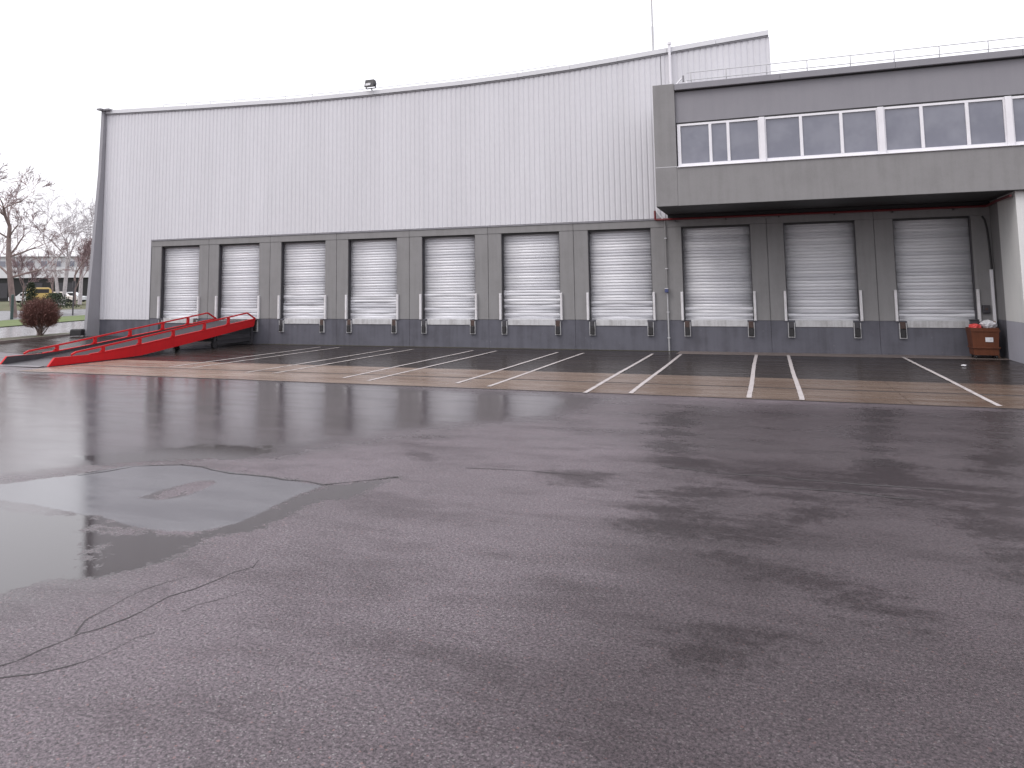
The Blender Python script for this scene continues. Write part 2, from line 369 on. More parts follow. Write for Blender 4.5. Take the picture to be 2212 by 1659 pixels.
HOLES = [[(186, 1124), (230, 1130), (285, 1143), (300, 1152), (240, 1152), (176, 1150)], [(176, 1172), (230, 1176), (275, 1192), (245, 1208), (176, 1206)], [(170, 1222), (215, 1218), (235, 1226), (175, 1234)]]
P3 = [[(160, 985), (420, 960), (560, 960), (640, 975), (520, 992), (330, 996), (200, 1012)]]
FILM = [(-300, 800), (300, 806), (600, 818), (1000, 842), (1180, 848), (1330, 860), (1200, 905), (960, 925), (760, 955), (560, 985), (400, 998), (170, 1022), (0, 1040), (-300, 1060)]
FILM2 = [(1180, 850), (1500, 862), (2300, 888), (2300, 960), (1900, 1000), (1650, 985), (1450, 985), (1150, 960)]
FILM3 = [(-200, 1040), (230, 1030), (230, 1290), (0, 1310), (-200, 1340)]
DAMP = [[(1418, 950), (1450, 962), (1480, 985), (1570, 1012), (1580, 1024), (1500, 1020), (1420, 1012)], [(1860, 1010), (1960, 1036), (2110, 1048), (2212, 1050), (2212, 1066), (2010, 1060), (1905, 1050)], [(1800, 1048), (2000, 1070), (2000, 1080), (1760, 1062)], [(150, 975), (420, 955), (700, 950), (640, 985), (330, 1000), (180, 1015)], [(1500, 1100), (1560, 1130), (1750, 1160), (1640, 1190), (1500, 1180)],[(1405, 900), (1500, 880), (1480, 960), (1560, 1020), (1420, 1015)], [(1430, 1055), (1540, 1050), (1500, 1110), (1560, 1170), (1480, 1170), (1420, 1120)],
        [(1560, 1020), (2212, 1065), (2212, 1090), (1900, 1075), (1600, 1050)], [(1860, 880), (1950, 885), (1900, 960), (2000, 1050), (1880, 1030)],
        [(2120, 890), (2212, 880), (2212, 1040), (2090, 1020)], [(2100, 1080), (2230, 1070), (2260, 1250), (2180, 1220)],
        [(850, 950), (930, 945), (950, 1010), (900, 1005)], [(1200, 1020), (1300, 1030), (1280, 1050), (1200, 1045)]]
def seg(a, b, st): return np.arange(a, b, st)
gx = np.concatenate([[-1500, -700, -300, -150, -80, -40], seg(-25, -6, 2), seg(-6, 3, 0.6), seg(3, 40, 0.14), seg(40, 62, 1.5), [80, 120, 200, 400, 900, 1500]])
gy = np.concatenate([[-1500, -600, -250, -120, -80, -60, -50, -42, -36], seg(-33, -12.4, 0.10), seg(-12.4, 2, 0.8), [4, 8, 15, 30, 60, 120, 250, 600, 1500]])
Xg, Yg = np.meshgrid(gx, gy); Zg = Hs(Xg)
verts = np.stack([Xg, Yg, Zg], -1).reshape(-1, 3)
nx, ny = len(gx), len(gy)
ii = (np.arange(ny-1)[:, None]*nx+np.arange(nx-1)[None, :]).reshape(-1)
faces = np.stack([ii, ii+1, ii+nx+1, ii+nx], -1)
me = bpy.data.meshes.new('asphalt_yard'); me.from_pydata(verts.tolist(), [], faces.tolist())
sP1 = np.minimum(sdf(gp(P1), Xg, Yg), -sdf(gp(ISL), Xg, Yg))
sP2 = sdf(gp(P2), Xg, Yg)
for h in HOLES: sP2 = np.minimum(sP2, -sdf(gp(h), Xg, Yg)+0.05)
sp = np.maximum(sP1, sP2)
for q in P3: sp = np.maximum(sp, sdf(gp(q), Xg, Yg)-0.05)
DARK_RIGHT = [(1410, 880), (2600, 880), (2900, 1900), (1300, 1900), (950, 1500), (1200, 1250), (1420, 1080)]
sk = sdf(gp(DARK_RIGHT), Xg, Yg)
fl = np.maximum(sdf(gp(FILM), Xg, Yg), np.maximum(np.minimum(sdf(gp(FILM2), Xg, Yg), 0.35)-0.55, sdf(gp(FILM3), Xg, Yg)-0.2))
dm = np.full(Xg.shape, -9.0)
for q in DAMP: dm = np.maximum(dm, sdf(gp(q), Xg, Yg))
def arcd(pts):
    p = np.array(gp(pts)); d = np.full(Xg.shape, 1e9)
    for a, b in zip(p[:-1], p[1:]):
        e = b-a; tt = np.clip(((Xg-a[0])*e[0]+(Yg-a[1])*e[1])/(e@e), 0, 1)
        d = np.minimum(d, np.hypot(Xg-a[0]-tt*e[0], Yg-a[1]-tt*e[1]))
    return d
# damp tyre arcs and runnels
for wd, pts in ((0.30, [(1450, 1150), (1432, 1100), (1470, 1065), (1560, 1050)]), (0.22, [(1520, 1130), (1600, 1152), (1700, 1140), (1760, 1105)]), (0.20, [(1560, 1190), (1650, 1240), (1760, 1245)]),
                (0.25, [(1430, 960), (1460, 990), (1540, 1013), (1700, 1028), (1900, 1045)]), (0.25, [(1880, 1018), (1960, 1040), (2090, 1053), (2230, 1060)]), (0.16, [(1700, 1065), (1850, 1060), (1950, 1078), (2120, 1092)]),
                (0.18, [(2080, 1090), (2140, 1140), (2190, 1230)]), (0.14, [(1500, 1420), (1560, 1380), (1660, 1370)]), (0.14, [(1840, 1290), (1900, 1318), (2000, 1345)])):
    dm = np.maximum(dm, wd-arcd(pts))
for nme, arr in (('puddle', sp), ('film', fl), ('damp', dm), ('silt', sP1), ('dark_right', sk)):
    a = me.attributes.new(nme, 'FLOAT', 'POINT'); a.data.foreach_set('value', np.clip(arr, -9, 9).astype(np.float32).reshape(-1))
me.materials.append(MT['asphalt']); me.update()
yard = bpy.data.objects.new('asphalt_yard', me); COL.objects.link(yard); place(yard, (0, 0, 0), None)
tag(yard, kind='structure')

def sheet(name, x0, x1, y0, y1, dz, mat, parent=None, n=40):
    m = MB(); xs = np.linspace(x0, x1, n+1)
    v = [(x, y, float(Hs(x))+dz) for x in xs for y in (y0, y1)]
    m.add(v, [(2*i, 2*i+2, 2*i+3, 2*i+1) for i in range(n)])
    return m.build(name, mat, parent, loc=(0, 0, 0))
def ribbon(name, pts, wid, dz, mat, parent):
    """thin flat band along ground points"""
    p = [np.array(q, float) for q in pts]; v = []
    for i, q in enumerate(p):
        d = p[min(i+1, len(p)-1)]-p[max(i-1, 0)]; d /= np.linalg.norm(d)+1e-9
        nrm = np.array([-d[1], d[0]]); wv = wid[i] if isinstance(wid, list) else wid
        for s_ in (1, -1):
            a = q+nrm*wv*0.5*s_; v.append((a[0], a[1], float(Hs(a[0]))+dz))
    m = MB().add(v, [(2*i, 2*i+1, 2*i+3, 2*i+2) for i in range(len(p)-1)])
    return m.build(name, mat, parent, loc=(0, 0, 0))
apron = tag(sheet('dock_apron', -5.6, 46, -8.75, 0.3, 0.004, MT['apron']), kind='structure')
strip = tag(empty('concrete_strip', (0, 0, 0), None, None), kind='structure')
# long tan slabs with an open joint between the two rows
bx = [5.3, 14.2, 30.55, 43.2]
for i in range(len(bx)-1):
    for (ya, yb) in ((-10.82, -8.77), (-12.95, -10.98)):
        m = MB(); x0, x1 = bx[i]+0.006, bx[i+1]-0.006
        m.box(x0, x1, ya, yb, -0.03, 0.008+0.004*random.random()); m.build('slab', MT['tan'], strip, loc=(0, 0, 0))
ribbon('joint_or_shadow', [(5.3, -10.90), (43, -10.90)], 0.19, 0.006, MT['crack'], strip)
ribbon('joint_or_shadow', [(5.3, -12.985), (20, -12.99), (43, -12.985)], 0.07, 0.006, MT['crack'], yard)  # dark ribbon painted as the shadow line at the strip's step
sheet('moss_edge', 5.2, 24.5, -0.42, -0.02, 0.008, MT['moss'], apron, 4)
sheet('slab_edge', 24.6, 35.2, -1.35, -0.02, 0.009, MT['tanedge'], apron, 4)
def jig(pts, amp=0.016, per=0.13):
    o = []
    for a, b in zip(pts[:-1], pts[1:]):
        a = np.array(a); b = np.array(b); n = max(1, int(np.linalg.norm(b-a)/per))
        for i in range(n): o.append(a+(b-a)*i/n+rng.normal(0, amp, 2))
    o.append(np.array(pts[-1])); return o
def cc(x, y): s = 1500/2212*0.57604; return (x*s, 2100*0.57604+y*s)
CR = [([(-60, 600), (0, 585), (110, 555), (220, 500), (330, 460), (435, 410), (560, 375), (700, 325), (790, 290), (870, 250), (950, 205), (1080, 165), (1200, 110), (1400, 40), (1430, 0)], 0.024),
      ([(435, 410), (490, 330), (580, 270), (690, 215), (800, 165), (900, 130), (1050, 90)], 0.016),
      ([(-60, 642), (0, 640), (200, 628), (370, 600), (500, 545), (620, 500), (740, 440), (860, 400)], 0.020),
      ([(1000, 290), (1080, 245), (1200, 220), (1380, 165)], 0.010)]
for pts, wd in CR:
    q = jig(gp([cc(*a) for a in pts])); n = len(q)
    ribbon('crack', q, [max(0.003, wd*(1-0.75*i/n)*(0.35+0.9*random.random())) for i in range(n)], 0.003, MT['crack'], yard)
for pts, wd in (([(395, 1004), (540, 1026), (700, 1047), (860, 1030)], 0.04), ([(170, 1027), (290, 1008), (395, 1004)], 0.04), ([(1430, 1008), (1560, 1021), (1850, 1046), (2060, 1060)], 0.045), ([(1640, 1050), (1800, 1060), (2000, 1080)], 0.04), ([(1010, 1012), (1140, 1018), (1260, 1028)], 0.03)):
    q = jig(gp(pts), 0.03, 0.3)
    ribbon('seam', q, [wd*(0.25+random.random()) for _ in q], 0.003, MT['crack'], yard)
# painted bay lines: pairs about half a metre either side of each pier
for (x, ya, yb, fad) in ((27.39, -1.1, -12.9, 0), (28.46, -1.1, -12.93, 0), (23.77, -1.6, -13.1, 0), (24.80, -1.6, -12.9, 0), (32.11, -1.0, -12.75, 0),
                         (20.17, -1.8, -12.2, 0), (21.20, -1.9, -12.6, 0), (16.6, -1.7, -11.9, 0), (17.62, -1.7, -12.3, 0), (12.95, -1.6, -11.4, 1), (13.9, -1.6, -11.4, 1), (9.25, -1.4, -10.6, 1), (10.2, -1.4, -10.6, 1)):
    k = 0.0
    pts = [(x+0.008*math.sin(q*0.7+x)+rng.normal(0, 0.002), q) for q in np.arange(ya, yb, -0.35)]+[(x, yb)]
    ribbon('bay_line', pts, [0.105+rng.normal(0, 0.003) for _ in pts], 0.0165, MT['line_faded' if fad else 'line'], apron)

# ------------------------------------------------------------------ warehouse
WH = empty('warehouse', (12, 0, 0), "long pale corrugated warehouse with ten roller shutter dock doors along its foot", "warehouse")
DL = [-1.110, 2.490, 6.152, 9.817, 13.570, 17.303, 21.065, 24.798, 28.535, 32.193]
DR = [1.297, 4.906, 8.608, 12.335, 16.099, 19.859, 23.619, 27.360, 30.971, 34.610]
XW0, XW1, XR = -5.10, 28.35, 35.20
ZF, ZH, ZT = 1.20, 4.86, 5.205
RX = [-5.1, 0.8, 6.88, 11.2, 15.6, 18.2, 20.5, 22.5, 24.5, 26.4, 28.35]; RZ = [12.10, 11.82, 11.57, 11.505, 11.49, 11.54, 11.625, 11.74, 11.87, 11.99, 12.10]
def rz(x): return float(np.interp(x, RX, RZ))
def corrugated(x0, x1, zb, name):
    """trapezoid sheet: broad flats, narrow grooves"""
    pitch = 0.225; m = MB(); prof = []; x = x0
    while x < x1-1e-6:
        for dx, y in ((0, -0.055), (0.125, -0.055), (0.160, -0.032), (0.190, -0.032)):
            if x+dx < x1: prof.append((x+dx, y))
        x += pitch
    prof.append((x1, -0.055)); n = len(prof)
    v = []
    for (px, py) in prof: v += [(px, py, zb(px)), (px, py, rz(px)-0.02)]
    m.add(v, [(2*i, 2*i+2, 2*i+3, 2*i+1) for i in range(n-1)])
    return m.build(name, MT['clad'], WH)
corrugated(XW0+0.01, -1.76, lambda x: 1.13, 'cladding')
corrugated(-1.76, 24.22, lambda x: ZT+0.015, 'cladding')
corrugated(24.25, XW1, lambda x: ZT+0.015, 'cladding')
MB().box(24.215, 24.255, -0.030, 0.0, ZT+0.02, rz(24.2)-0.02).build('sheet_joint', MT['trim_dark'], WH)
# walls behind the sheets, sides, back, roof
core = MB()
core.box(XW0, XW1, 0.0, 0.25, ZT, 11.4); core.box(XW0, -1.78, 0.0, 0.25, 0.0, ZT)
core.build('backing_wall', MT['trim_dark'], WH)
MB().box(XW0, XW0+0.25, 0.25, 45, 0, 11.45).build('side_wall', MT['clad'], WH)
MB().box(XW1-0.25, XW1, 0.25, 45, 0, 11.45).build('side_wall', MT['clad'], WH)
MB().box(XW0, XW1, 45, 45.25, 0, 11.4).build('back_wall', MT['clad'], WH)
MB().box(XW0+0.25, XW1-0.25, 0.25, 45, 11.15, 11.35).build('roof', MT['trim_dark'], WH)
MB().box(XW1-0.005, XW1+0.03, -0.07, 0.10, 9.4, rz(XW1)-0.03).build('corner_trim', MT['clad_trim'], WH)
MB().box(XW1-0.06, 52, 0.03, 0.28, ZT-0.3, 9.55).build('backing_wall', MT['trim_dark'], WH)
# coping in lengths along the parapet with a dark drip strip under it
for a, b in zip(range(len(RX)-1), range(1, len(RX))):
    xa, xb = RX[a]+0.004, RX[b]-0.004; za, zb = RZ[a], RZ[b]
    for nme, mt, y0, y1, d0, d1 in (('coping', MT['clad_trim'], -0.15, 0.30, 0.045, 0.235), ('drip_strip', MT['drip'], -0.105, 0.0, -0.012, 0.040)):
        v = [(x, y, z+d) for x, z in ((xa, za), (xb, zb)) for y in (y0, y1) for d in (d0, d1)]
        o = MB().add(v, [(0, 1, 3, 2), (4, 6, 7, 5), (0, 4, 5, 1), (2, 3, 7, 6), (0, 2, 6, 4), (1, 5, 7, 3)]).build(nme, mt, WH)
# tapering end fin with its cap
fx0, fx1 = XW0-0.20, XW0-0.005
zfb = float(Hs(-5.3))
fin = MB(); v = []
for x in (fx0, fx1):
    v += [(x, -0.86, zfb-0.1), (x, 0.6, zfb-0.1), (x, 0.6, 12.28), (x, -0.24, 12.28), (x, -0.31, 9.0)]
fin.add(v, [(4, 3, 2, 1, 0), (5, 6, 7, 8, 9), (0, 1, 6, 5), (1, 2, 7, 6), (2, 3, 8, 7), (3, 4, 9, 8), (4, 0, 5, 9)])
o = fin.build('end_fin', MT['fin'], WH); fixnormals(o)
cap = MB().box(fx0-0.05, fx1+0.03, -0.52, 0.65, 12.285, 12.37).box(fx1+0.032, fx1+0.42, -0.36, 0.1, 12.27, 12.36); cap.build('fin_cap', MT['trim_dark'], WH)
# plinth, one length per bay
jx = [-1.76]+[(DR[i]+DL[i+1])/2 for i in range(9)]+[XR]
MB().box(XW0, -1.77, -0.02, 0.24, 0, 1.11, 0.004).build('plinth', MT['plinth'], WH)
for i in range(10):
    MB().box(jx[i]+0.004, jx[i+1]-0.004, -0.02, 0.40, -0.05, ZF-0.006, 0.004).build('plinth', MT['plinth'], WH)
    MB().box(jx[i]+0.006, jx[i+1]-0.006, -0.045, 0.30, ZH, ZT-0.055, 0.006).build('header_panel', MT['grey'], WH)
    MB().box(jx[i]+0.002, jx[i+1]-0.002, -0.075, 0.10, ZT-0.05, ZT).build('header_flashing', MT['grey_v'], WH)
# piers: two panels with a joint
for i in range(11):
    a = -1.76 if i == 0 else DR[i-1]
    b = DL[i] if i < 10 else XR
    if 0 < i < 10:
        mid = (a+b)/2
        MB().box(a, mid-0.009, -0.030, 0.30, ZF, ZH-0.004, 0.006).build('pier_panel', MT['grey'], WH)
        MB().box(mid+0.009, b, -0.030, 0.30, ZF, ZH-0.004, 0.006).build('pier_panel', MT['grey'], WH)
        MB().box(mid-0.02, mid+0.02, 0.02, 0.28, ZF, ZH-0.01).build('pier_joint', MT['trim_dark'], WH)
    else:
        MB().box(a+0.004, b-0.002, -0.030, 0.30, ZF, ZH-0.004, 0.006).build('pier_panel', MT['grey'], WH)
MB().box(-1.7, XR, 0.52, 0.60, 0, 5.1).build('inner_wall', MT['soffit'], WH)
# shutters
NS = 30; SH = (ZH-ZF-0.02)/NS
sm = MB(); hw = 1.36
prof = [(0.006, 0.0), (-0.003, 0.008), (-0.011, SH*0.30), (-0.014, SH*0.52), (-0.010, SH*0.78), (0.001, SH*0.94), (0.006, SH)]
v = [(x, y, z) for x in (-hw, hw) for y, z in prof]; npf = len(prof)
slat_mesh = bpy.data.meshes.new('slat'); slat_mesh.from_pydata(v, [], [(i, npf+i, npf+i+1, i+1) for i in range(npf-1)]+[tuple(range(npf)), tuple(range(2*npf-1, npf-1, -1))])
slat_mesh.materials.append(MT['shutter']); slat_mesh.polygons.foreach_set('use_smooth', [True]*(npf-1)+[False, False])
def bent_slat(k, amp):
    vv = []; nxs = 9
    for j in range(nxs):
        x = -hw+2*hw*j/(nxs-1)
        for y, z in prof: vv.append((x, y-amp*math.sin(math.pi*j/(nxs-1))*(0.4+z/SH)+amp*0.4*math.sin(5*x+k), z))
    me_ = bpy.data.meshes.new('slat'); me_.from_pydata(vv, [], [(j*npf+i, (j+1)*npf+i, (j+1)*npf+i+1, j*npf+i+1) for j in range(nxs-1) for i in range(npf-1)])
    me_.materials.append(MT['shutter']); me_.polygons.foreach_set('use_smooth', [True]*len(me_.polygons)); return me_
bents = [bent_slat(k, a) for k, a in enumerate((0.02, -0.018, 0.03, -0.028, 0.012))]
worn = [4, 4, 9, 8, 9, 10, 8, 4, 3, 3]
for d in range(10):
    cx = (DL[d]+DR[d])/2; wd = DR[d]-DL[d]
    sh = MB().box(cx-hw+0.01, cx+hw-0.01, 0.19, 0.235, ZF+0.004, ZF+0.045).build('roller_shutter', MT['galv'], WH, loc=(cx, 0.235, ZF))
    for s_ in range(NS):
        bent = s_ < worn[d] and s_ > 0 and random.random() < 0.55
        inst('slat', random.choice(bents) if bent else slat_mesh, (cx, 0.225+(random.uniform(-0.004, 0.004)), ZF+0.012+s_*SH), sh,
             rot=(random.uniform(-0.10, 0.10) if bent else random.uniform(-0.03, 0.03), random.uniform(-0.002, 0.002), 0))
    MB().box(DL[d]+0.002, DL[d]+0.03, 0.03, 0.185, ZF, ZH-0.005).build('shaded_guide_rail', MT['darkmetal'], WH)  # dark rails line the reveals and put their shade into the colour
    MB().box(DR[d]-0.03, DR[d]-0.002, 0.03, 0.185, ZF, ZH-0.005).build('shaded_guide_rail', MT['darkmetal'], WH)
    MB().box(DL[d]+0.032, DR[d]-0.032, 0.06, 0.17, ZH-0.075, ZH-0.006).build('head_shadow', MT['black'], WH)  # black strip standing in for the soft shadow under the header
    MB().box(DL[d]+0.26, DR[d]-0.24, -0.05, 0.2, ZF-0.235, ZF+0.002, 0.008).build('dock_sill', MT['sill'], WH)
    for s_, xe in ((-1, DL[d]), (1, DR[d])):
        xp = xe+s_*0.05
        MB().box(xp-0.045, xp+0.045, -0.13, -0.034, ZF-0.01, ZF+1.10, 0.012).build('guide_post', MT['white_worn'], WH)
        if d == 9 and s_ == 1: continue
        xb = xe-s_*0.115
        bu = MB().box(xb-0.085, xb+0.085, -0.17, -0.021, 0.62, 0.92, 0.02).build('dock_bumper', MT['black'], WH)
        MB().box(xb-0.088, xb+0.088, -0.12, -0.021, 0.925, 1.17, 0.012).build('bumper_plate', MT['rust' if random.random() < .6 else 'darkmetal'], bu)
        fr = MB()
        for x0, x1, z0, z1 in ((xb-0.117, xb-0.094, 0.58, 1.13), (xb+0.094, xb+0.117, 0.58, 1.13), (xb-0.0935, xb+0.0935, 0.58, 0.612)):
            fr.box(x0, x1, -0.11, -0.021, z0, z1)
        fr.build('bumper_frame', MT['sill'], bu)

# ------------------------------------------------------------------ cantilevered office block
OB = empty('office_block', (31, -1.7, 5.33), "grey overhanging office block with white ribbon windows above the right-hand docks", "office block")
OX0, OX1, OY, OZ0, OZ1 = 24.30, 52.0, -3.32, 5.34, 9.72
MB().box(OX0, 25.06, OY, -0.08, OZ0, OZ1+0.04, 0.01).build('end_pier', MT['grey'], OB)
MB().box(25.064, OX1, OY+0.002, OY+0.25, OZ0, 6.70, 0.006).build('spandrel', MT['grey'], OB)
MB().box(25.064, OX1, OY+0.12, OY+0.36, 8.34, 9.46, 0.004).build('upper_panel', MT['grey_v'], OB)
cx_ = [25.07, 28.6, 32.1, 35.6, 39.2, 43, 47, 52]
for a, b in zip(cx_[:-1], cx_[1:]):
    MB().box(a+0.002, b-0.002, OY-0.07, OY+0.5, 9.50, 9.72, 0.01).build('coping', MT['grey_v'], OB)
MB().box(25.07, OX1, OY+0.06, OY+0.36, 9.462, 9.498).build('shadow_strip', MT['soffit'], OB)  # near-black strip painted as the shadow line under the coping
MB().box(25.066, OX1, OY+0.13, OY+0.34, 8.285, 8.338).build('window_head', MT['soffit'], OB)
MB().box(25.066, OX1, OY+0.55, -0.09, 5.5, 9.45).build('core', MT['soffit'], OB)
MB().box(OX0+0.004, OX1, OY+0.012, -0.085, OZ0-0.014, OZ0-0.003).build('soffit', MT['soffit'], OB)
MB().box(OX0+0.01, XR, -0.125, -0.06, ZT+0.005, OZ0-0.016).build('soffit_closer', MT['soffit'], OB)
MB().box(25.07, OX1, OY+0.51, -0.09, 9.46, 9.60).build('flat_roof', MT['trim_dark'], OB)
MB().box(24.318, 25.05, OY-0.004, OY, 6.735, 6.75).build('pier_joint', MT['clad_trim'], OB)
WZ0, WZ1 = 6.735, 8.28
units = [(25.10, 27.93, (26.23, 26.83)), (27.96, 31.58, (29.18, 30.42)), (31.61, 35.13, (32.77, 34.04)), (35.16, 38.70, (36.35, 37.6)), (38.73, 42.3, (39.9, 41.1))]
MB().box(25.068, OX1, OY-0.045, OY+0.25, 6.703, WZ0-0.002, 0.006).build('window_sill', MT['white'], OB)
for a, b, mu in units:
    fr = MB(); y0, y1 = OY+0.10, OY+0.19
    fr.box(a, a+0.115, y0, y1, WZ0, WZ1); fr.box(b-0.115, b, y0, y1, WZ0, WZ1)
    fr.box(a+0.1152, b-0.1152, y0+.002, y1, WZ0, WZ0+0.11); fr.box(a+0.1152, b-0.1152, y0+.002, y1, WZ1-0.075, WZ1)
    win = fr.build('window', MT['white'], OB)
    for q in mu: MB().box(q-0.05, q+0.05, y0-0.004, y1-0.002, WZ0+0.11, WZ1-0.076, 0.01).build('mullion', MT['white'], win)
    xs = [a+0.1152]+list(mu)+[b-0.1152]
    for i in range(3):
        MB().box(xs[i]+(0.051 if i else 0.001), xs[i+1]-(0.051 if i < 2 else 0.001), y0+0.05, y0+0.06, WZ0+0.112, WZ1-0.077).build('pane', MT['glass'], win)
    if b < 42: MB().box(b-0.075, b+0.105, OY+0.02, y0-0.003, WZ0+0.001, WZ1+0.004, 0.012).build('mullion', MT['white'], win)
# ground floor wing under the block at the right
RWg = empty('corner_wing', (36, -1.5, 0), "pale grey ground floor wall at the right edge under the office block", "wall")
MB().box(XR, 52, -1.10, 0.5, 1.27, OZ0-0.004).build('wall', MT['grey'], RWg)
MB().box(XR, 52, -1.10, 0.5, -0.05, 1.266).build('dado', MT['plinth'], RWg)
MB().box(XR-0.02, 52, -3.1, -1.104, 1.27, OZ0-0.004).build('pale_wall', MT['offwhite'], RWg)  # front part of this wall plane set paler than the back part
MB().box(XR-0.022, 52, -3.1, -1.104, -0.05, 1.266).build('dado', MT['dado'], RWg)

# ------------------------------------------------------------------ fixtures on the buildings
dp = empty('downpipe', (24.20, -0.10, 0), "thin downpipe between two docks at the end of the office overhang", "pipe")
MB().tube([(24.20, -0.10, 0.01), (24.20, -0.10, 2.25)], 0.03, 8).build('lower_pipe', MT['pipegrey'], dp, smooth=False)
MB().tube([(24.20, -0.10, 2.25), (24.20, -0.10, 4.95), (24.20, -0.16, 5.1)], 0.026, 8).build('upper_pipe', MT['grey'], dp)
m = MB()
for z in (0.5, 1.5, 3.2, 4.4): m.box(24.15, 24.25, -0.14, -0.031, z, z+0.03)
m.build('pipe_clip', MT['galv'], dp)
cb = empty('tap_box', (24.17, -0.16, 2.28), "small blue box on the downpipe between the docks", "box")
MB().box(24.12, 24.25, -0.25, -0.14, 2.28, 2.42, 0.01).build('casing', MT['blue'], cb); MB().box(24.115, 24.255, -0.255, -0.135, 2.421, 2.45).build('lid', MT['galv'], cb)
wp = empty('vent_pipe', (24.62, -0.12, 9.7), "white vertical pipe rising past the parapet above the office roof", "pipe")
MB().tube([(24.62, -0.20, 9.70), (24.62, -0.20, 12.2)], 0.055, 10).build('pipe', MT['white'], wp); MB().tube([(24.62, -0.2, 12.2), (24.62, -0.2, 12.30)], 0.085, 10).build('cap', MT['white'], wp)
sp_ = empty('sprinkler_pipe', (29, -0.2, 5.1), "red pipe running under the dark soffit along the dock wall", "pipe")
MB().tube([(23.85, -0.16, 5.16), (35.0, -0.16, 5.16), (35.08, -0.30, 5.16), (35.08, -1.3, 5.20), (35.08, -3.0, 5.20)], 0.042, 8).build('pipe', MT['redpipe'], sp_)
MB().tube([(23.85, -0.16, 5.16), (23.83, -0.16, 5.20), (23.83, -0.16, 5.52)], 0.045, 8).build('riser', MT['redpipe'], sp_)
MB().tube([(24.12, -0.16, 5.18), (23.87, -0.16, 5.50)], 0.03, 6).build('brace', MT['white_worn'], sp_)
m = MB()
for x in np.arange(24.6, 35, 1.9): m.box(x-0.02, x+0.02, -0.18, -0.046, 5.06, 5.115)
m.build('hanger', MT['darkmetal'], sp_)
cbl = tag(MB().tube([(34.95, -0.06, 4.82), (35.02, -0.07, 4.7), (35.07, -0.08, 4.4), (35.10, -0.08, 3.9), (35.12, -0.08, 3.3), (35.125, -0.08, 2.95)], 0.032, 8).build('cable', MT['black']), "black cable hanging down the wall in the far right dock corner", "cable")
pl = empty('cable_duct', (35.10, -0.1, 1.21), "tall white duct under the black cable in the right dock corner", "duct")
MB().box(35.055, 35.145, -0.14, -0.032, 1.03, 2.95, 0.012).build('casing', MT['white'], pl); MB().box(35.05, 35.15, -0.145, -0.035, 2.952, 2.98).build('cap', MT['galv'], pl)
eb = empty('switch_box', (34.87, -0.1, 1.5), "small dark switch box on the wall right of the last shutter", "box")
MB().box(34.76, 34.98, -0.15, -0.034, 1.48, 1.75, 0.015).build('casing', MT['darkmetal'], eb); MB().box(34.83, 34.91, -0.158, -0.1502, 1.58, 1.66, 0.003).build('button_plate', MT['rust'], eb)

# floodlight on the parapet
fl_ = empty('floodlight', (11.06, -0.28, 11.74), "black floodlight standing on the warehouse parapet", "floodlight")
MB().tube([(11.06, 0.0, 11.70), (11.06, -0.10, 11.84)], 0.03, 6).build('stem', MT['darkmetal'], fl_)
yk = MB().box(10.80, 10.83, -0.2, -0.14, 11.82, 12.02).box(11.29, 11.32, -0.2, -0.14, 11.82, 12.02).box(10.83, 11.29, -0.2, -0.14, 11.82, 11.85); yk.build('bracket', MT['darkmetal'], fl_)
hb = MB(); v = []
for x in (10.84, 11.28): v += [(x, -0.42, 11.86), (x, -0.10, 11.92), (x, -0.02, 12.06), (x, -0.10, 12.20), (x, -0.30, 12.22)]
hb.add(v, [(4, 3, 2, 1, 0), (5, 6, 7, 8, 9)]+[(i, 5+i, 5+(i+1) % 5, (i+1) % 5) for i in range(5)])
o = hb.build('housing', MT['black'], fl_); fixnormals(o)
lv = [(10.90, -0.410, 11.915), (11.16, -0.410, 11.915), (11.16, -0.372, 12.035), (10.90, -0.372, 12.035)]
MB().add(lv+[(a, b-0.012, c+0.004) for a, b, c in lv], [(0, 1, 2, 3), (7, 6, 5, 4), (0, 4, 5, 1), (1, 5, 6, 2), (2, 6, 7, 3), (3, 7, 4, 0)]).build('lens', MT['glass'], fl_)

mast = empty('antenna_mast', (23.92, 0.25, 11.35), "thin tall mast standing on the warehouse roof", "mast")
MB().tube([(23.92, 0.25, 11.35), (23.92, 0.25, 13.2)], 0.05, 8).build('lower_tube', MT['rail'], mast); MB().tube([(23.92, 0.25, 13.2), (23.92, 0.25, 17.5)], 0.035, 8).build('upper_tube', MT['rail'], mast)
MB().box(23.8, 24.04, 0.13, 0.37, 11.35, 11.38).build('base_plate', MT['galv'], mast)

def guardrail(name, pts, posts, label, heights, bend):
    o = empty(name, (*pts[0][:2], pts[0][2]), label, "railing")
    for h in heights: MB().tube([(x, y, z+h) for x, y, z in pts], 0.017, 6).build('rail', MT['rail'], o)
    for (x, y, z) in posts:
        q = [(x, y+bend, z), (x, y+bend*0.35, z+0.25), (x, y, z+0.55), (x, y, z+heights[0])]
        MB().tube(q, 0.017, 6).build('post', MT['rail'], o)
    return o
pp = []
for x in np.arange(-2.0, 20.4, 1.55): pp.append((x, 0.75, 11.35))
top = [rz(x)+0.60 for x, _, _ in pp]
gr = empty('roof_guardrail', (9, 0.75, 11.35), "faint pale guardrail behind the warehouse parapet", "railing")
MB().tube([(x, 0.75, z) for (x, _, _), z in zip(pp, top)], 0.016, 6).build('rail', MT['rail'], gr)
MB().tube([(x, 0.75, z-0.35) for (x, _, _), z in zip(pp, top)], 0.013, 6).build('rail', MT['rail'], gr)
for (x, y, z), z1 in zip(pp, top): MB().tube([(x, y, z), (x, y, z1)], 0.014, 6).build('post', MT['rail'], gr)
px_ = [25.6, 26.83, 28.19, 29.51, 30.87, 32.2, 33.52, 34.9, 36.3, 37.7, 39.1]
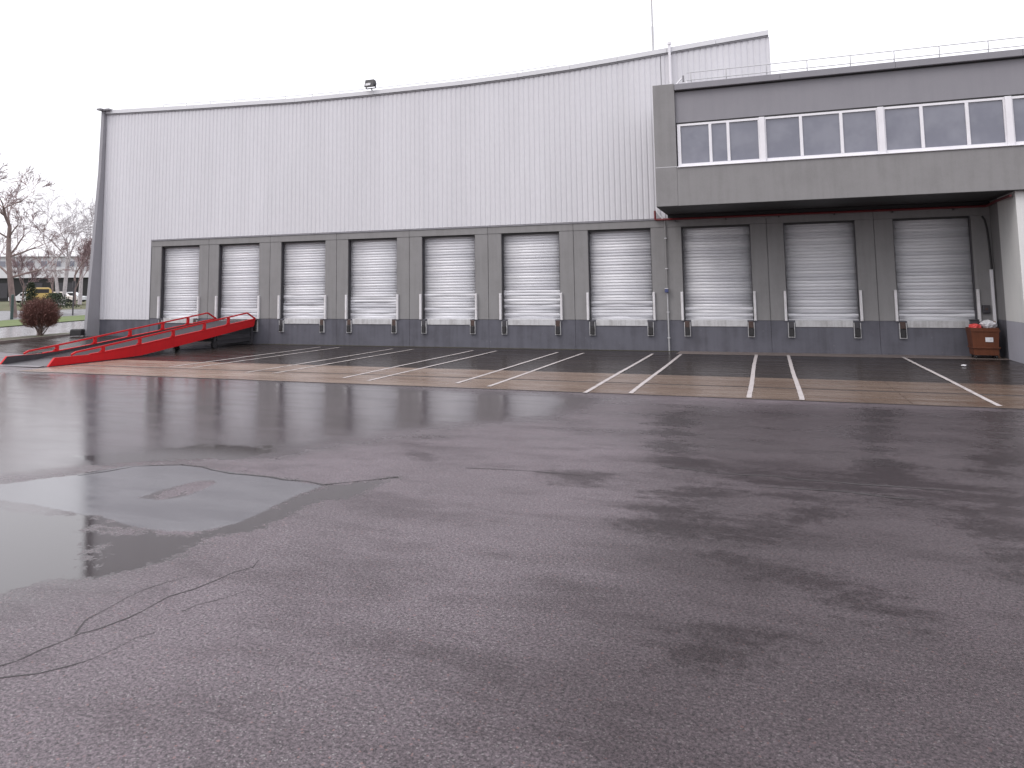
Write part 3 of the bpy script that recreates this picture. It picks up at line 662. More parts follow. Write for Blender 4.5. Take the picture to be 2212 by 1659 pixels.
guardrail('office_guardrail', [(25.45, -2.6, 9.6), (39.5, -2.6, 9.6)], [(x, -2.6, 9.6) for x in px_], "pale guardrail with upright posts along the office block roof", (0.70, 0.42, 0.2), 0.28)
# end brace of that railing: sloping stay near the warehouse wall
eb2 = empty('roof_davit', (25.2, -2.3, 9.6), "white sloping stay frame at the end of the office roof guardrail", "frame")
MB().tube([(24.93, -2.6, 9.76), (25.28, -2.6, 10.12), (25.36, -2.6, 10.12)], 0.028, 6).build('stay', MT['white'], eb2)
MB().tube([(24.93, -2.6, 9.76), (24.98, -2.6, 9.62), (25.40, -2.6, 9.62), (25.46, -2.6, 9.86), (25.40, -2.6, 10.05)], 0.026, 6).build('loop', MT['white'], eb2)
MB().box(25.30, 25.36, -2.66, -2.57, 9.98, 10.20).build('clamp', MT['trim_dark'], eb2)

# ------------------------------------------------------------------ red loading ramp
RP = empty('loading_ramp', (3.9, -6, 0), "long red steel loading ramp leading up to the second dock door", "loading ramp")
XA, XB = 2.70, 5.05
topz = [(-11.39, 0.29), (-9.9, 0.285), (-9.3, 0.315), (-7.57, 0.46), (-5.78, 0.65), (-3.91, 0.835), (-0.42, 1.195)]
botz = [(-0.55, 0.86), (-3.9, 0.46), (-5.76, 0.25), (-7.55, 0.055), (-8.6, 0.03), (-11.64, 0.012)]
for x0, x1 in ((XB-0.08, XB), (XA, XA+0.08)):
    prof_ = topz+botz; m = MB().prism(prof_, x0, x1); g = m.build('girder', MT['redpaint'], RP); fixnormals(g)
    # flange along the top
    fm = MB(); sgn = 1 if x1 == XB else -1
    for (ya, za), (yb, zb) in zip(topz[1:-1], topz[2:]):
        xa_, xb_ = (x0-0.03, x1+0.012)
        fm.add([(xa_, ya, za+0.002), (xb_, ya, za+0.002), (xb_, yb, zb+0.002), (xa_, yb, zb+0.002), (xa_, ya, za+0.03), (xb_, ya, za+0.03), (xb_, yb, zb+0.03), (xa_, yb, zb+0.03)],
               [(0, 3, 2, 1), (4, 5, 6, 7), (0, 1, 5, 4), (1, 2, 6, 5), (2, 3, 7, 6), (3, 0, 4, 7)])
    fm.build('flange', MT['redpaint'], g)
def ztop(y): return float(np.interp(y, [a for a, _ in topz], [b for _, b in topz]))
def deckz(y): return float(np.interp(y, [-11.75, -10.2, -0.36], [0.02, 0.10, 1.10]))
dk = MB(); ys = [-11.72, -11.3, -10.2, -0.36]
v = [(x, y, deckz(y)+d) for y in ys for x in (XA+0.085, XB-0.085) for d in (-0.03, 0.0)]
for i in range(3):
    a = i*4; dk.add([v[j] for j in range(a, a+8)], [(0, 2, 6, 4), (1, 5, 7, 3), (0, 1, 3, 2), (4, 6, 7, 5), (0, 4, 5, 1), (2, 3, 7, 6)])
deck = dk.build('deck', MT['darkmetal'], RP)
bar_m = MB().box(-(XB-XA)/2+0.09, (XB-XA)/2-0.09, -0.012, 0.012, 0.0, 0.028)
bb = bar_m.build('grating_bar', MT['deckbar'], deck, loc=(0, 0, 0)); bmsh = bb.data
place(bb, ((XA+XB)/2, -10.0, deckz(-10.0)+0.001), deck)
for y in np.arange(-9.85, -0.4, 0.15): inst('grating_bar', bmsh, ((XA+XB)/2, float(y), deckz(y)+0.001), deck)
lm = MB(); lm.add([(XA+0.09, -11.95, 0.02+0.01), (XB-0.09, -11.95, 0.03), (XB-0.09, -11.73, 0.045), (XA+0.09, -11.73, 0.045), (XA+0.09, -11.95, 0.015), (XB-0.09, -11.95, 0.015), (XB-0.09, -11.73, 0.02), (XA+0.09, -11.73, 0.02)],
             [(0, 1, 2, 3), (7, 6, 5, 4), (0, 4, 5, 1), (1, 5, 6, 2), (2, 6, 7, 3), (3, 7, 4, 0)])
lm.build('lip', MT['deckbar'], RP)
MB().add([(XA+0.082, y, z+d) for y, z, d in ((-11.6, 0.03, 0), (-11.38, 0.0, 0.285), (-9.9, 0, 0.28), (-9.3, 0, 0.31), (-0.45, 0, 1.18), (-0.45, 0, 1.1), (-10.2, 0, 0.1))]+[(XA+0.092, y, z+d) for y, z, d in ((-11.6, 0.03, 0), (-11.38, 0.0, 0.285), (-9.9, 0, 0.28), (-9.3, 0, 0.31), (-0.45, 0, 1.18), (-0.45, 0, 1.1), (-10.2, 0, 0.1))], [(0, 1, 2, 3, 4, 5, 6), (13, 12, 11, 10, 9, 8, 7)]+[(i, 7+i, 7+(i+1) % 7, (i+1) % 7) for i in range(7)]).build('shade_liner', MT['darkmetal'], RP)  # dark plate: shade and dirt of the far girder's inner face put into colour
for xr in (XB-0.035, XA+0.035):
    rl = [(xr, -10.70, 0.33), (xr, -10.52, 0.41), (xr, -9.33, 0.535), (xr, -1.02, 1.50), (xr, -0.42, 1.22)]
    hr = MB().tube(rl, 0.042, 4).build('handrail', MT['redpaint'], RP)
    for y in (-9.33, -7.58, -5.79, -3.93, -2.35):
        zr = float(np.interp(y, [-10.52, -9.33, -1.02], [0.41, 0.535, 1.50]))
        MB().box(xr-0.045, xr+0.045, y-0.055, y+0.055, ztop(y)+0.0325, zr-0.03).build('post', MT['redpaint'], hr)
        MB().add([(xr-0.006, y-0.2, ztop(y-0.2)+0.033), (xr-0.006, y-0.056, ztop(y)+0.033), (xr-0.006, y-0.056, ztop(y)+0.12), (xr+0.006, y-0.2, ztop(y-0.2)+0.033), (xr+0.006, y-0.056, ztop(y)+0.033), (xr+0.006, y-0.056, ztop(y)+0.12)],
                 [(0, 1, 2), (5, 4, 3), (0, 3, 4, 1), (1, 4, 5, 2), (2, 5, 3, 0)]).build('gusset', MT['redpaint'], hr)
# dark under-frame at the dock end
for xr in (XA+0.13, XB-0.13):
    MB().box(xr-0.05, xr+0.05, -0.62, -0.50, 0.03, 0.86).build('support_leg', MT['darkmetal'], RP)
    MB().box(xr-0.04, xr+0.04, -3.2, -3.1, 0.16, 0.62).build('axle_strut', MT['darkmetal'], RP)
    m = MB(); n = 14
    v = [(xr+dx, -3.15+0.17*math.cos(2*math.pi*k/n), 0.175+0.17*math.sin(2*math.pi*k/n)) for dx in (-0.06, 0.06) for k in range(n)]
    m.add(v, [tuple(range(n)), tuple(range(2*n-1, n-1, -1))]+[(k, n+k, n+(k+1) % n, (k+1) % n) for k in range(n)])
    fixnormals(m.build('wheel', MT['black'], RP))
MB().box(XA+0.19, XB-0.19, -0.60, -0.52, 0.10, 0.20).build('cross_member', MT['darkmetal'], RP)
MB().box(XA+0.085, XB-0.085, -3.18, -3.12, 0.30, 0.40).build('cross_member', MT['darkmetal'], RP)
MB().box(XA+0.10, XB-0.10, -3.0, -0.63, 0.34, 0.40).build('under_tray', MT['darkmetal'], RP)
MB().box(XB-0.30, XB-0.14, -3.0, -0.63, 0.18, 0.55).build('under_beam', MT['darkmetal'], RP)
m = MB().box(XA+0.1, XB-0.1, -0.355, -0.10, 1.14, 1.17); m.build('bridge_plate', MT['darkmetal'], RP)
MB().tube([(XA-0.05, -3.93, 0.93), (XA-0.12, -3.93, 1.23)], 0.035, 6).build('pump_lever', MT['darkmetal'], RP)

# ------------------------------------------------------------------ brown bin and rubbish in the corner
BN = empty('rubbish_bin', (34.6, -0.75, 0), "brown wheeled rubbish bin with white label in the right dock corner", "bin")
bm = MB(); z0, z1 = 0.12, 1.02
v = [(34.22, -1.02, z0), (34.92, -1.02, z0), (34.92, -0.42, z0), (34.22, -0.42, z0), (34.16, -1.08, z1), (34.97, -1.08, z1), (34.97, -0.36, z1), (34.16, -0.36, z1),
     (34.22, -1.02, z1), (34.91, -1.02, z1), (34.91, -0.42, z1), (34.22, -0.42, z1), (34.25, -0.98, z0+0.2), (34.88, -0.98, z0+0.2), (34.88, -0.46, z0+0.2), (34.25, -0.46, z0+0.2)]
bm.add(v, [(0, 3, 2, 1), (0, 1, 5, 4), (1, 2, 6, 5), (2, 3, 7, 6), (3, 0, 4, 7), (4, 5, 9, 8), (5, 6, 10, 9), (6, 7, 11, 10), (7, 4, 8, 11), (8, 9, 13, 12), (9, 10, 14, 13), (10, 11, 15, 14), (11, 8, 12, 15), (12, 13, 14, 15)])
bm.build('body', MT['brownbin'], BN)
for z in (0.35, 0.9): MB().box(34.145+0.035*(1-z), 34.99-0.02*(1-z), -1.10+0.035*(1-z), -0.40, z, z+0.04).build('rib', MT['brownbin'], BN)
for x, y in ((34.28, -0.96), (34.86, -0.96), (34.28, -0.5), (34.86, -0.5)):
    m = MB(); n = 10
    v = [(x+dx, y+0.06*math.cos(2*math.pi*k/n), 0.065+0.06*math.sin(2*math.pi*k/n)) for dx in (-0.02, 0.02) for k in range(n)]
    m.add(v, [tuple(range(n)), tuple(range(2*n-1, n-1, -1))]+[(k, n+k, n+(k+1) % n, (k+1) % n) for k in range(n)]); fixnormals(m.build('wheel', MT['black'], BN))
lab = MB().add([(34.56, -1.066, 0.56), (34.78, -1.066, 0.56), (34.78, -1.078, 0.71), (34.56, -1.078, 0.71)], [(0, 1, 2, 3)]).build('label', MT['white'], BN)
MB().add([(34.68, -1.070, 0.60), (34.76, -1.070, 0.60), (34.76, -1.078, 0.68), (34.68, -1.078, 0.68)], [(0, 1, 2, 3)]).build('print', MT['clad'], lab)
def sack(name, mat, c, r, label, cat, seed):
    rg = random.Random(seed); m = MB(); nu, nv = 14, 9; v = []
    ph = [rg.uniform(0, 6.28) for _ in range(6)]
    for j in range(nv+1):
        th = math.pi*j/nv
        for i in range(nu):
            a = 2*math.pi*i/nu; k = 1+0.16*math.sin(3*a+ph[0]+2*th)+0.12*math.sin(5*a-ph[1]+3*th)+0.1*math.sin(4*th+ph[2])
            v.append((c[0]+r[0]*k*math.sin(th)*math.cos(a), c[1]+r[1]*k*math.sin(th)*math.sin(a), c[2]+r[2]*(1-math.cos(th))*(0.9+0.1*k)))
    m.add(v, [(j*nu+i, j*nu+(i+1) % nu, (j+1)*nu+(i+1) % nu, (j+1)*nu+i) for j in range(nv) for i in range(nu)])
    o = m.build(name, mat); fixnormals(o); return tag(o, label, cat)
sack('rubbish_sack', MT['bagred'], (34.36, -0.78, 0.93), (0.18, 0.18, 0.11), "red plastic sack on top of the brown bin", "sack", 1)
sack('rubbish_sack', MT['bagwhite'], (34.74, -0.74, 0.94), (0.22, 0.22, 0.17), "white plastic sack on top of the brown bin", "sack", 2)
pc = empty('plastic_canister', (34.40, -0.48, 0.6), "dark canister standing behind the red sack on the brown bin", "canister")
MB().box(34.27, 34.53, -0.58, -0.43, 0.33, 1.24, 0.02).build('body', MT['darkmetal'], pc); MB().box(34.26, 34.54, -0.59, -0.42, 1.242, 1.28, 0.01).build('lid', MT['darkmetal'], pc)
lp = MB(); a = Vector((35.02, -0.62, 0.0)); b = Vector((35.06, -0.10, 1.22))
lp.add([(34.99, -0.66, 0.012), (35.04, -0.66, 0.012), (35.04, -0.50, 0.012), (34.99, -0.50, 0.012), (35.01, -0.32, 1.22), (35.06, -0.32, 1.22), (35.06, -0.16, 1.22), (35.01, -0.16, 1.22)],
       [(0, 3, 2, 1), (4, 5, 6, 7), (0, 1, 5, 4), (1, 2, 6, 5), (2, 3, 7, 6), (3, 0, 4, 7)])
tag(lp.build('wooden_board', MT['timber']), "brown wooden board leaning in the corner beside the bin", "board")
q = G(2082, 792); sack('litter', MT['bagwhite'], (q[0], q[1], 0.012), (0.07, 0.05, 0.025), "crumpled white litter on the apron near the brown bin", "litter", 5)

# ------------------------------------------------------------------ planted corner and surroundings at the left
def poly_sheet(name, pts, z, mat, kind='structure', parent=None):
    m = MB().add([(p[0], p[1], z) for p in pts], [tuple(range(len(pts)))]); o = m.build(name, mat, parent, loc=(0, 0, 0)); fixnormals(o)
    if o.data.polygons[0].normal.z < 0: o.data.flip_normals()
    return tag(o, kind=kind) if kind else o
def g3(px, py): return G(px, py, HZ)
# strips run away to the right behind the building: extend each boundary
def bound(a, b, ext=1.6):
    A = g3(*a)[:2]; B = g3(*b)[:2]; d = B-A; return A-d*1.2, B+d*ext
k0, k1 = bound((0, 742), (170, 724)); s0, s1 = bound((0, 733), (170, 718)); p0, p1 = bound((0, 708), (180, 693)); q0, q1 = bound((0, 694), (180, 682)); r0, r1 = bound((0, 672), (180, 668))
poly_sheet('planting_bed', [k0, k1, s1, s0], HZ+0.05, MT['ground_tone'])
poly_sheet('pavement', [s0, s1, p1, p0], HZ+0.006, MT['pave'])
poly_sheet('grass_verge', [p0, p1, q1, q0], HZ+0.06, MT['grass'])
poly_sheet('road', [q0, q1, r1, r0], HZ+0.006, MT['road'])
kb = MB(); dv = (k1-k0)/np.linalg.norm(k1-k0); nn = np.array([-dv[1], dv[0]]); Lk = np.linalg.norm(k1-k0)
KB = tag(empty('kerb', (k0[0], k0[1], HZ), None, None), kind='structure')
i = 0.0
while i < Lk:
    a = k0+dv*(i+0.01); b = k0+dv*(min(i+1.0, Lk)-0.01); t_ = nn*0.12
    vv = [(*(a), HZ-0.05), (*(b), HZ-0.05), (*(b+t_), HZ-0.05), (*(a+t_), HZ-0.05), (*(a), HZ+0.11), (*(b), HZ+0.11), (*(b+t_), HZ+0.11), (*(a+t_), HZ+0.11)]
    o = MB().add(vv, [(0, 3, 2, 1), (4, 5, 6, 7), (0, 1, 5, 4), (1, 2, 6, 5), (2, 3, 7, 6), (3, 0, 4, 7)]).build('kerb_stone', MT['tanedge'], KB); fixnormals(o); i += 1.0
# grass bank rising beyond the road
bk = MB(); dd = (r1-r0)/np.linalg.norm(r1-r0); nb = np.array([-dd[1], dd[0]])
if nb[1] < 0: nb = -nb
rows = [(0, HZ), (6, 0.7), (14, 1.15), (30, 1.3), (90, 1.4), (900, 1.4)]
v = []
for d_, z in rows:
    for p in (r0-dd*300, r0, r1, r1+dd*500): v.append((*(p+nb*d_), z+0.02))
bk.add(v, [(r*4+c, r*4+c+1, r*4+c+5, r*4+c+4) for r in range(len(rows)-1) for c in range(3)])
o = bk.build('grass_bank', MT['bank'], loc=(0, 0, 0)); fixnormals(o); tag(o, kind='structure')
if o.data.polygons[0].normal.z < 0: o.data.flip_normals()

def at_depth(px, py_, dist, z):
    """point on the ray through px at horizontal distance dist, at height z"""
    d = (px-PCX)*RV/FPX-(py_-PCY)*UV/FPX+_f; h = np.array([d[0], d[1]]); h /= np.linalg.norm(h)
    return np.array([CAM[0]+h[0]*dist, CAM[1]+h[1]*dist, z])

# round clipped shrub
bp = g3(85, 727)
def shrub(c, R, Ht):
    o = empty('round_shrub', (c[0], c[1], HZ+0.05), "round leafless rust-brown shrub in the bed at the left", "shrub")
    rg = random.Random(3); st = MB(); tw = MB(); z0 = HZ+0.05
    cz = z0+Ht-R*0.93
    for k in range(26):
        a = rg.uniform(0, 6.28); rr = R*0.72*math.sqrt(rg.random()); e = Vector((c[0]+rr*math.cos(a), c[1]+rr*math.sin(a), cz-0.25+rg.uniform(-.2, .3)))
        s = Vector((c[0]+rg.uniform(-.1, .1), c[1]+rg.uniform(-.1, .1), z0)); mid = s.lerp(e, 0.5)+Vector((rg.uniform(-.1, .1), rg.uniform(-.1, .1), 0.05))
        st.tube([s, mid, e], [0.035, 0.022, 0.012], 4, False)
    for k in range(5200):
        # shoots fan out from the lower middle to the clipped surface
        th = math.acos(rg.uniform(-0.62, 1.0)); a = rg.uniform(0, 6.28); rad = R*(rg.random()**0.28)*rg.uniform(0.93, 1.03)
        e = Vector((c[0]+rad*math.sin(th)*math.cos(a), c[1]+rad*math.sin(th)*math.sin(a), cz+rad*0.92*math.cos(th)))
        base = Vector((c[0], c[1], z0+0.35)); d = (e-base).normalized(); L = rg.uniform(0.18, 0.5)
        s = e-d*L+Vector((rg.uniform(-.08, .08), rg.uniform(-.08, .08), rg.uniform(-.08, .08)))
        sd = d.orthogonal().normalized()*rg.uniform(0.006, 0.013); sd.rotate(Matrix.Rotation(rg.uniform(0, 6.28), 3, d))
        tw.add([s-sd, s+sd, e], [(0, 1, 2)])
        if rg.random() < 0.55:
            q_ = e-d*rg.uniform(0, L*0.6); u_ = Vector((rg.uniform(-1, 1), rg.uniform(-1, 1), rg.uniform(-1, 1))).normalized()*0.03; w_ = u_.orthogonal().normalized()*0.018
            tw.add([q_, q_+u_+w_, q_+u_*2, q_+u_-w_], [(0, 1, 2, 3)])
    st.build('stem', MT['bark'], o); tw.build('crown', MT['bush'], o)
shrub(bp, 1.08, 2.12)
# black block by the fin
q = g3(167, 727)
tb = empty('rubber_block', (q[0], q[1], HZ), "low black rubber block at the foot of the end fin", "block")
bb_ = MB(); hw_, hd_ = 0.30, 0.22; zz = [(HZ+0.05, 0.96), (HZ+0.09, 1.0), (HZ+0.31, 1.0), (HZ+0.36, 0.95), (HZ+0.385, 0.82)]
rg_ = [(hw_*cx_*(1 if abs(cx_) < 1 else 1), hd_*cy_) for cx_, cy_ in ((-0.8, -1), (0.8, -1), (0.95, -0.9), (1, -0.7), (1, 0.7), (0.95, 0.9), (0.8, 1), (-0.8, 1), (-0.95, 0.9), (-1, 0.7), (-1, -0.7), (-0.95, -0.9))]
v = [(q[0]+(x*math.cos(YAW)-y*math.sin(YAW))*k_, q[1]+(x*math.sin(YAW)+y*math.cos(YAW))*k_, z) for z, k_ in zz for x, y in rg_]; n_ = len(rg_)
bb_.add(v, [tuple(range(n_-1, -1, -1)), tuple((len(zz)-1)*n_+i for i in range(n_))]+[(j*n_+i, j*n_+(i+1) % n_, (j+1)*n_+(i+1) % n_, (j+1)*n_+i) for j in range(len(zz)-1) for i in range(n_)])
fixnormals(bb_.build('body', MT['black'], tb))

# bare trees
def tree(name, base, height, seed, label, barkm, twigm, r0_=0.2, lean=(0, 0), spread=0.55, fork=0.3, droop=0.0, levels=5, twig_r=0.012, stems=1, nb=(2, 3), path=None):
    rg = random.Random(seed); o = empty(name, base, label, "tree", "bare trees beyond the building")
    tr = MB(); tw = MB()
    def grow(p, d, L, r, lv):
        n = 4; pts = [p]; rs = [r]; q = Vector(p); dd_ = Vector(d)
        for i in range(n):
            wb = 0.04 if lv == levels else 0.13
            dd_ = (dd_+Vector((rg.gauss(0, wb), rg.gauss(0, wb), rg.gauss(0, .06)-droop*(lv <= 2)*0.18))).normalized()
            q = q+dd_*(L/n); pts.append(q.copy()); rs.append(max(r*(1-0.45*(i+1)/n), twig_r*0.5))
        (tr if lv >= levels-1 else tw).tube(pts, rs, 6 if lv >= levels-1 else (4 if lv > 1 else 3), False)
        if lv == 0: return
        kids = rg.randint(*nb)+(1 if lv <= 2 else 0)
        for k in range(kids):
            t = rg.uniform(0.35, 1.0) if k else 1.0
            i = min(n-1, int(t*n)); s = pts[i].lerp(pts[i+1], t*n-i) if t < 1 else pts[-1]
            ax = dd_.orthogonal().normalized(); ax.rotate(Matrix.Rotation(rg.uniform(0, 6.28), 3, dd_))
            nd = (dd_+ax*rg.uniform(spread*0.5, spread*1.25)).normalized(); nd = (nd+Vector((0, 0, 0.12-droop*0.3*(lv <= 2)))).normalized()
            grow(s, nd, L*rg.uniform(0.55, 0.82), rs[-1]*rg.uniform(0.6, 0.85), lv-1)
    if path:
        pv = [Vector(p) for p in path]; np_ = len(pv)
        rs = [r0_*(1-0.6*i/(np_-1)) for i in range(np_)]; tr.tube(pv, rs, 8, False)
        for i in range(2, np_):
            for j in range(2 if i < np_-1 else 4):
                a = rg.uniform(0, 6.28); d = Vector((math.cos(a)*0.9, math.sin(a)*0.9, rg.uniform(0.3, 1.1))).normalized()
                grow(pv[i], d, height*0.17*rg.uniform(0.8, 1.2), rs[i]*0.5, levels-1)
    for k in range(0 if path else stems):
        a = rg.uniform(0, 6.28)
        d = Vector((lean[0]+(0.07*math.cos(a) if stems > 1 else 0), lean[1]+(0.07*math.sin(a) if stems > 1 else 0), 1)).normalized()
        grow(Vector(base)+Vector((0.25*math.cos(a)*(stems > 1), 0.25*math.sin(a)*(stems > 1), -0.05)), d, height*fork, r0_, levels)
    # scale twig growth to the requested height
    zmax = max(p[2] for p in tw.v); k = 1.0 if path else height/(zmax-base[2])
    for mb in (tr, tw): mb.v = [((x-base[0])*k+base[0], (y-base[1])*k+base[1], (z-base[2])*k+base[2]) for x, y, z in mb.v]
    tr.build('trunk', barkm, o); tw.build('crown', twigm, o); return o
b1 = g3(30, 686); D1 = math.hypot(b1[0]-CAM[0], b1[1]-CAM[1])
def ray_at(px, py, dist):
    d = (px-PCX)*RV/FPX-(py-PCY)*UV/FPX+_f; return CAM+d*dist/math.hypot(d[0], d[1])
tp = [ray_at(x, y, D1+o_) for x, y, o_ in ((31, 686, 0), (26, 640, 0), (22, 600, 0), (18, 555, 0.3), (19, 515, 0.5), (21, 488, 0.5), (12, 468, 0.2), (8, 450, -0.3))]
tp2 = [ray_at(x, y, D1+o_) for x, y, o_ in ((20, 520, 0.5), (28, 500, 0.2), (34, 480, -0.5), (40, 470, -0.8))]
tree('bare_tree', (b1[0], b1[1], HZ), 14.2, 11, "tall bare tree with a dark leaning trunk nearest the left edge", MT['bark'], MT['twig'], 0.30, (0, 0), 0.65, 0.36, 0.1, 6, 0.03, 1, (2, 3), path=tp)
b2 = at_depth(132, 655, 112, 1.25)
tree('birch_tree', tuple(b2), 15.8, 5, "pale many-stemmed birch with drooping twigs beside the warehouse fin", MT['bark_pale'], MT['twig_grey'], 0.24, (0, 0), 0.55, 0.36, 0.45, 5, 0.03, 3, (2, 4))
b3 = at_depth(172, 655, 118, 1.25)
tree('bare_tree', tuple(b3), 16.0, 23, "dense bare tree half hidden by the warehouse end fin", MT['bark_pale'], MT['twig_grey'], 0.22, (0, 0), 0.5, 0.32, 0.35, 6, 0.032, 1, (2, 3))
b4 = at_depth(48, 655, 120, 1.2)
tree('bare_tree', tuple(b4), 8.6, 31, "small reddish bare tree behind the dark leaning trunk", MT['bark'], MT['twig'], 0.13, (0, 0), 0.6, 0.33, 0.0, 5, 0.03, 1, (3, 4))
b5 = at_depth(160, 655, 105, 1.2)
tree('bare_tree', tuple(b5), 8.6, 37, "low reddish bare tree in front of the birch", MT['bark'], MT['twig'], 0.13, (0, 0), 0.6, 0.33, 0.0, 5, 0.03, 1, (3, 4))
b6 = at_depth(113, 655, 125, 1.25)
tree('bare_tree', tuple(b6), 9.5, 43, "thin reddish bare sapling left of the birch", MT['bark'], MT['twig'], 0.12, (0, 0), 0.5, 0.34, 0.0, 5, 0.03, 1, (3, 3))

# street lamp / sign post
q = g3(157, 681); ps = empty('sign_post', (q[0], q[1], HZ), "thin dark sign post on the verge beside the fin", "sign post")
MB().tube([(q[0], q[1], HZ), (q[0], q[1], HZ+3.6)], 0.075, 8).build('post', MT['darkmetal'], ps)
MB().tube([(q[0], q[1], HZ+2.95), (q[0], q[1], HZ+3.62)], [0.15, 0.15], 8).build('sleeve', MT['darkmetal'], ps)
q = g3(25, 690); ps = empty('marker_post', (q[0], q[1], HZ), "dark green post beside the leaning tree trunk", "post")
MB().tube([(q[0], q[1], HZ), (q[0], q[1], HZ+2.2), (q[0], q[1], HZ+2.25)], [0.13, 0.12, 0.04], 8).build('post', simple('dark_green_paint', (0.03, 0.055, 0.05), 0.5), ps)

# parked vehicles on the far car park
def vehicle(base, ang, L, Hh, col, label, seed, cat='van'):
    o = empty('parked_'+cat, base, label, cat, "vehicles parked beyond the bank"); mt = simple('vehicle_paint_%d' % seed, col, 0.3, 0, 0.05)
    R_ = Matrix.Rotation(ang, 4, 'Z'); T = Matrix.Translation(base)@R_
    Wd = 1.8; h0 = 0.35
    if cat == 'van': pr = [(-L/2, h0), (L/2, h0), (L/2, h0+Hh*0.38), (L/2-0.25, h0+Hh*0.45), (L/2-0.9, h0+Hh*0.5), (L/2-1.5, h0+Hh*0.95), (L/2-1.8, h0+Hh), (-L/2+0.15, h0+Hh), (-L/2, h0+Hh*0.93)]
    else: pr = [(-L/2, h0), (L/2, h0), (L/2, h0+Hh*0.42), (L/2-1.1, h0+Hh*0.52), (L/2-1.8, h0+Hh*0.97), (L/2-2.3, h0+Hh), (-L/2+0.9, h0+Hh*0.97), (-L/2+0.2, h0+Hh*0.55), (-L/2, h0+Hh*0.5)]
    def bld(mb, nm, m_):
        mb.v = [tuple(T@Vector(p)) for p in mb.v]; ob = mb.build(nm, m_, o); fixnormals(ob)
    n = len(pr); m = MB()
    sec = [(-Wd/2, 0.97), (-Wd/2+0.1, 1.0), (Wd/2-0.1, 1.0), (Wd/2, 0.97)]
    v = [(x*(1 if k in (1, 2) else 0.985), y, h0+(z-h0)*s_) for k, (y, s_) in enumerate(sec) for x, z in pr]
    f = [tuple(range(n)), tuple(range(4*n-1, 3*n-1, -1))]+[(k*n+i, (k+1)*n+i, (k+1)*n+(i+1) % n, k*n+(i+1) % n) for k in range(3) for i in range(n)]
    bld(m.add(v, f), 'body', mt)
    for s_ in (-1, 1):
        bld(MB().box(-L/2+0.5, L/2-1.7, s_*(Wd/2+0.006)-0.006, s_*(Wd/2+0.006)+0.006, h0+Hh*0.58, h0+Hh*0.88), 'side_window', MT['black'])
        for x in (-L/2+0.8, L/2-0.8):
            m = MB(); k_ = 12
            v = [(x+0.32*math.cos(6.283*k/k_), s_*Wd/2+dy, 0.32+0.32*math.sin(6.283*k/k_)) for dy in (-0.1, 0.03) for k in range(k_)]
            bld(m.add(v, [tuple(range(k_)), tuple(range(2*k_-1, k_-1, -1))]+[(k, k_+k, k_+(k+1) % k_, (k+1) % k_) for k in range(k_)]), 'wheel', MT['black'])
fa = math.atan2(RV[1], RV[0])+0.15
q = at_depth(93, 650, 138, 1.32); vehicle(tuple(q), fa+0.75, 4.3, 2.0, (0.50, 0.36, 0.12), "yellow van parked beyond the bank left of the birch", 1)
q = at_depth(54, 650, 140, 1.32); vehicle(tuple(q), fa+math.pi, 4.2, 1.3, (0.66, 0.66, 0.68), "white car parked left of the yellow van", 2, 'car')
q = at_depth(131, 650, 140, 1.32); vehicle(tuple(q), fa, 4.4, 1.35, (0.72, 0.66, 0.62), "cream car parked right of the yellow van behind the birch", 3, 'car')
q = at_depth(158, 650, 142, 1.32); vehicle(tuple(q), fa, 4.2, 1.3, (0.6, 0.62, 0.64), "white car parked furthest right behind the sign post", 4, 'car')
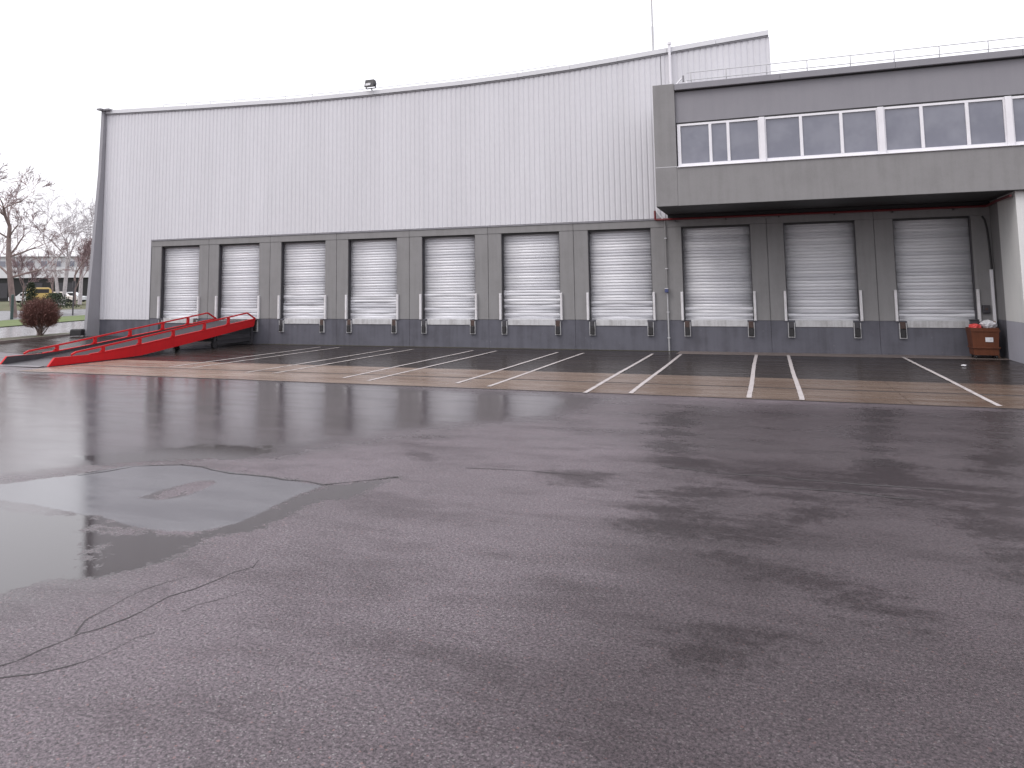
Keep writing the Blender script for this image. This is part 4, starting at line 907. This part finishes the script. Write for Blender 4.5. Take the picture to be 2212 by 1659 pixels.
# dark conifer-like shrub beside the yellow van and a hedge clump
def clump(name, c, r, h, mat, label, seed, nleaf=1500):
    rg = random.Random(seed); o = empty(name, c, label, "shrub"); m = MB(); st = MB()
    st.tube([c, (c[0], c[1], c[2]+h*0.6)], [0.06, 0.02], 5, False)
    for k in range(nleaf):
        z = rg.random(); rr = r*(1-0.75*z)*math.sqrt(rg.random())*(1+0.25*math.sin(9*z+k)); a = rg.uniform(0, 6.28)
        p = Vector((c[0]+rr*math.cos(a), c[1]+rr*math.sin(a), c[2]+h*z)); u_ = Vector((rg.uniform(-1, 1), rg.uniform(-1, 1), rg.uniform(-.4, 1))).normalized()*rg.uniform(.06, .16); w_ = u_.orthogonal().normalized()*0.05
        m.add([p, p+u_+w_, p+u_*2, p+u_-w_], [(0, 1, 2, 3)])
    st.build('stem', MT['bark'], o); m.build('foliage', mat, o)
gm = grass_mat('dark_evergreen', (0.022, 0.035, 0.018), (0.04, 0.055, 0.028))
q = at_depth(66, 655, 104, 1.1); clump('evergreen_shrub', tuple(q), 1.1, 2.8, gm, "dark pointed evergreen shrub left of the yellow van", 8)
q = at_depth(118, 655, 100, 1.0); clump('evergreen_shrub', tuple(q), 2.6, 1.6, gm, "low dark evergreen shrub at the foot of the birch", 9)

# far white warehouse
FB = at_depth(70, 640, 175, 1.35); fa2 = math.atan2(RV[1], RV[0])+0.10
FW = empty('far_warehouse', tuple(FB), "white warehouse with dark ground floor far behind the trees", "warehouse")
Tf = Matrix.Translation(Vector(FB))@Matrix.Rotation(fa2, 4, 'Z')
def fbox(nm, x0, x1, y0, y1, z0, z1, mat, parent=None):
    m = MB().box(x0, x1, y0, y1, z0, z1); m.v = [tuple(Tf@Vector(p)) for p in m.v]; return m.build(nm, mat, parent or FW, loc=tuple(FB) if parent is None else None)
MT['farwhite'] = simple('far_white_wall', (0.60, 0.60, 0.62), 0.5, 0, 0.05, 0.3)
MT['fargrey'] = simple('far_grey_wall', (0.46, 0.46, 0.48), 0.5, 0, 0.06, 0.3)
fbox('wall', -32, 60, 0, 30, 4.6, 6.6, MT['farwhite']); fbox('upper_wall', -32, 60, 0.2, 30, 6.61, 8.7, MT['fargrey'])
fbox('roof_edge', -32.2, 60.2, -0.1, 30, 8.71, 8.9, MT['fargrey']); fbox('ground_floor', -31.5, 60, 0.5, 30, 0, 4.59, MT['soffit'])
for x in np.arange(-30, 40, 2.6):
    wf = fbox('window', x, x+1.3, 0.12, 0.19, 6.75, 8.0, MT['fargrey'])
    fbox('pane', x+0.1, x+1.2, 0.08, 0.115, 6.85, 7.9, MT['glass'], wf)
for x in np.arange(-28, 50, 6.5): fbox('loading_door', x, x+3.6, 0.40, 0.49, 0.6, 3.6, MT['darkmetal'])
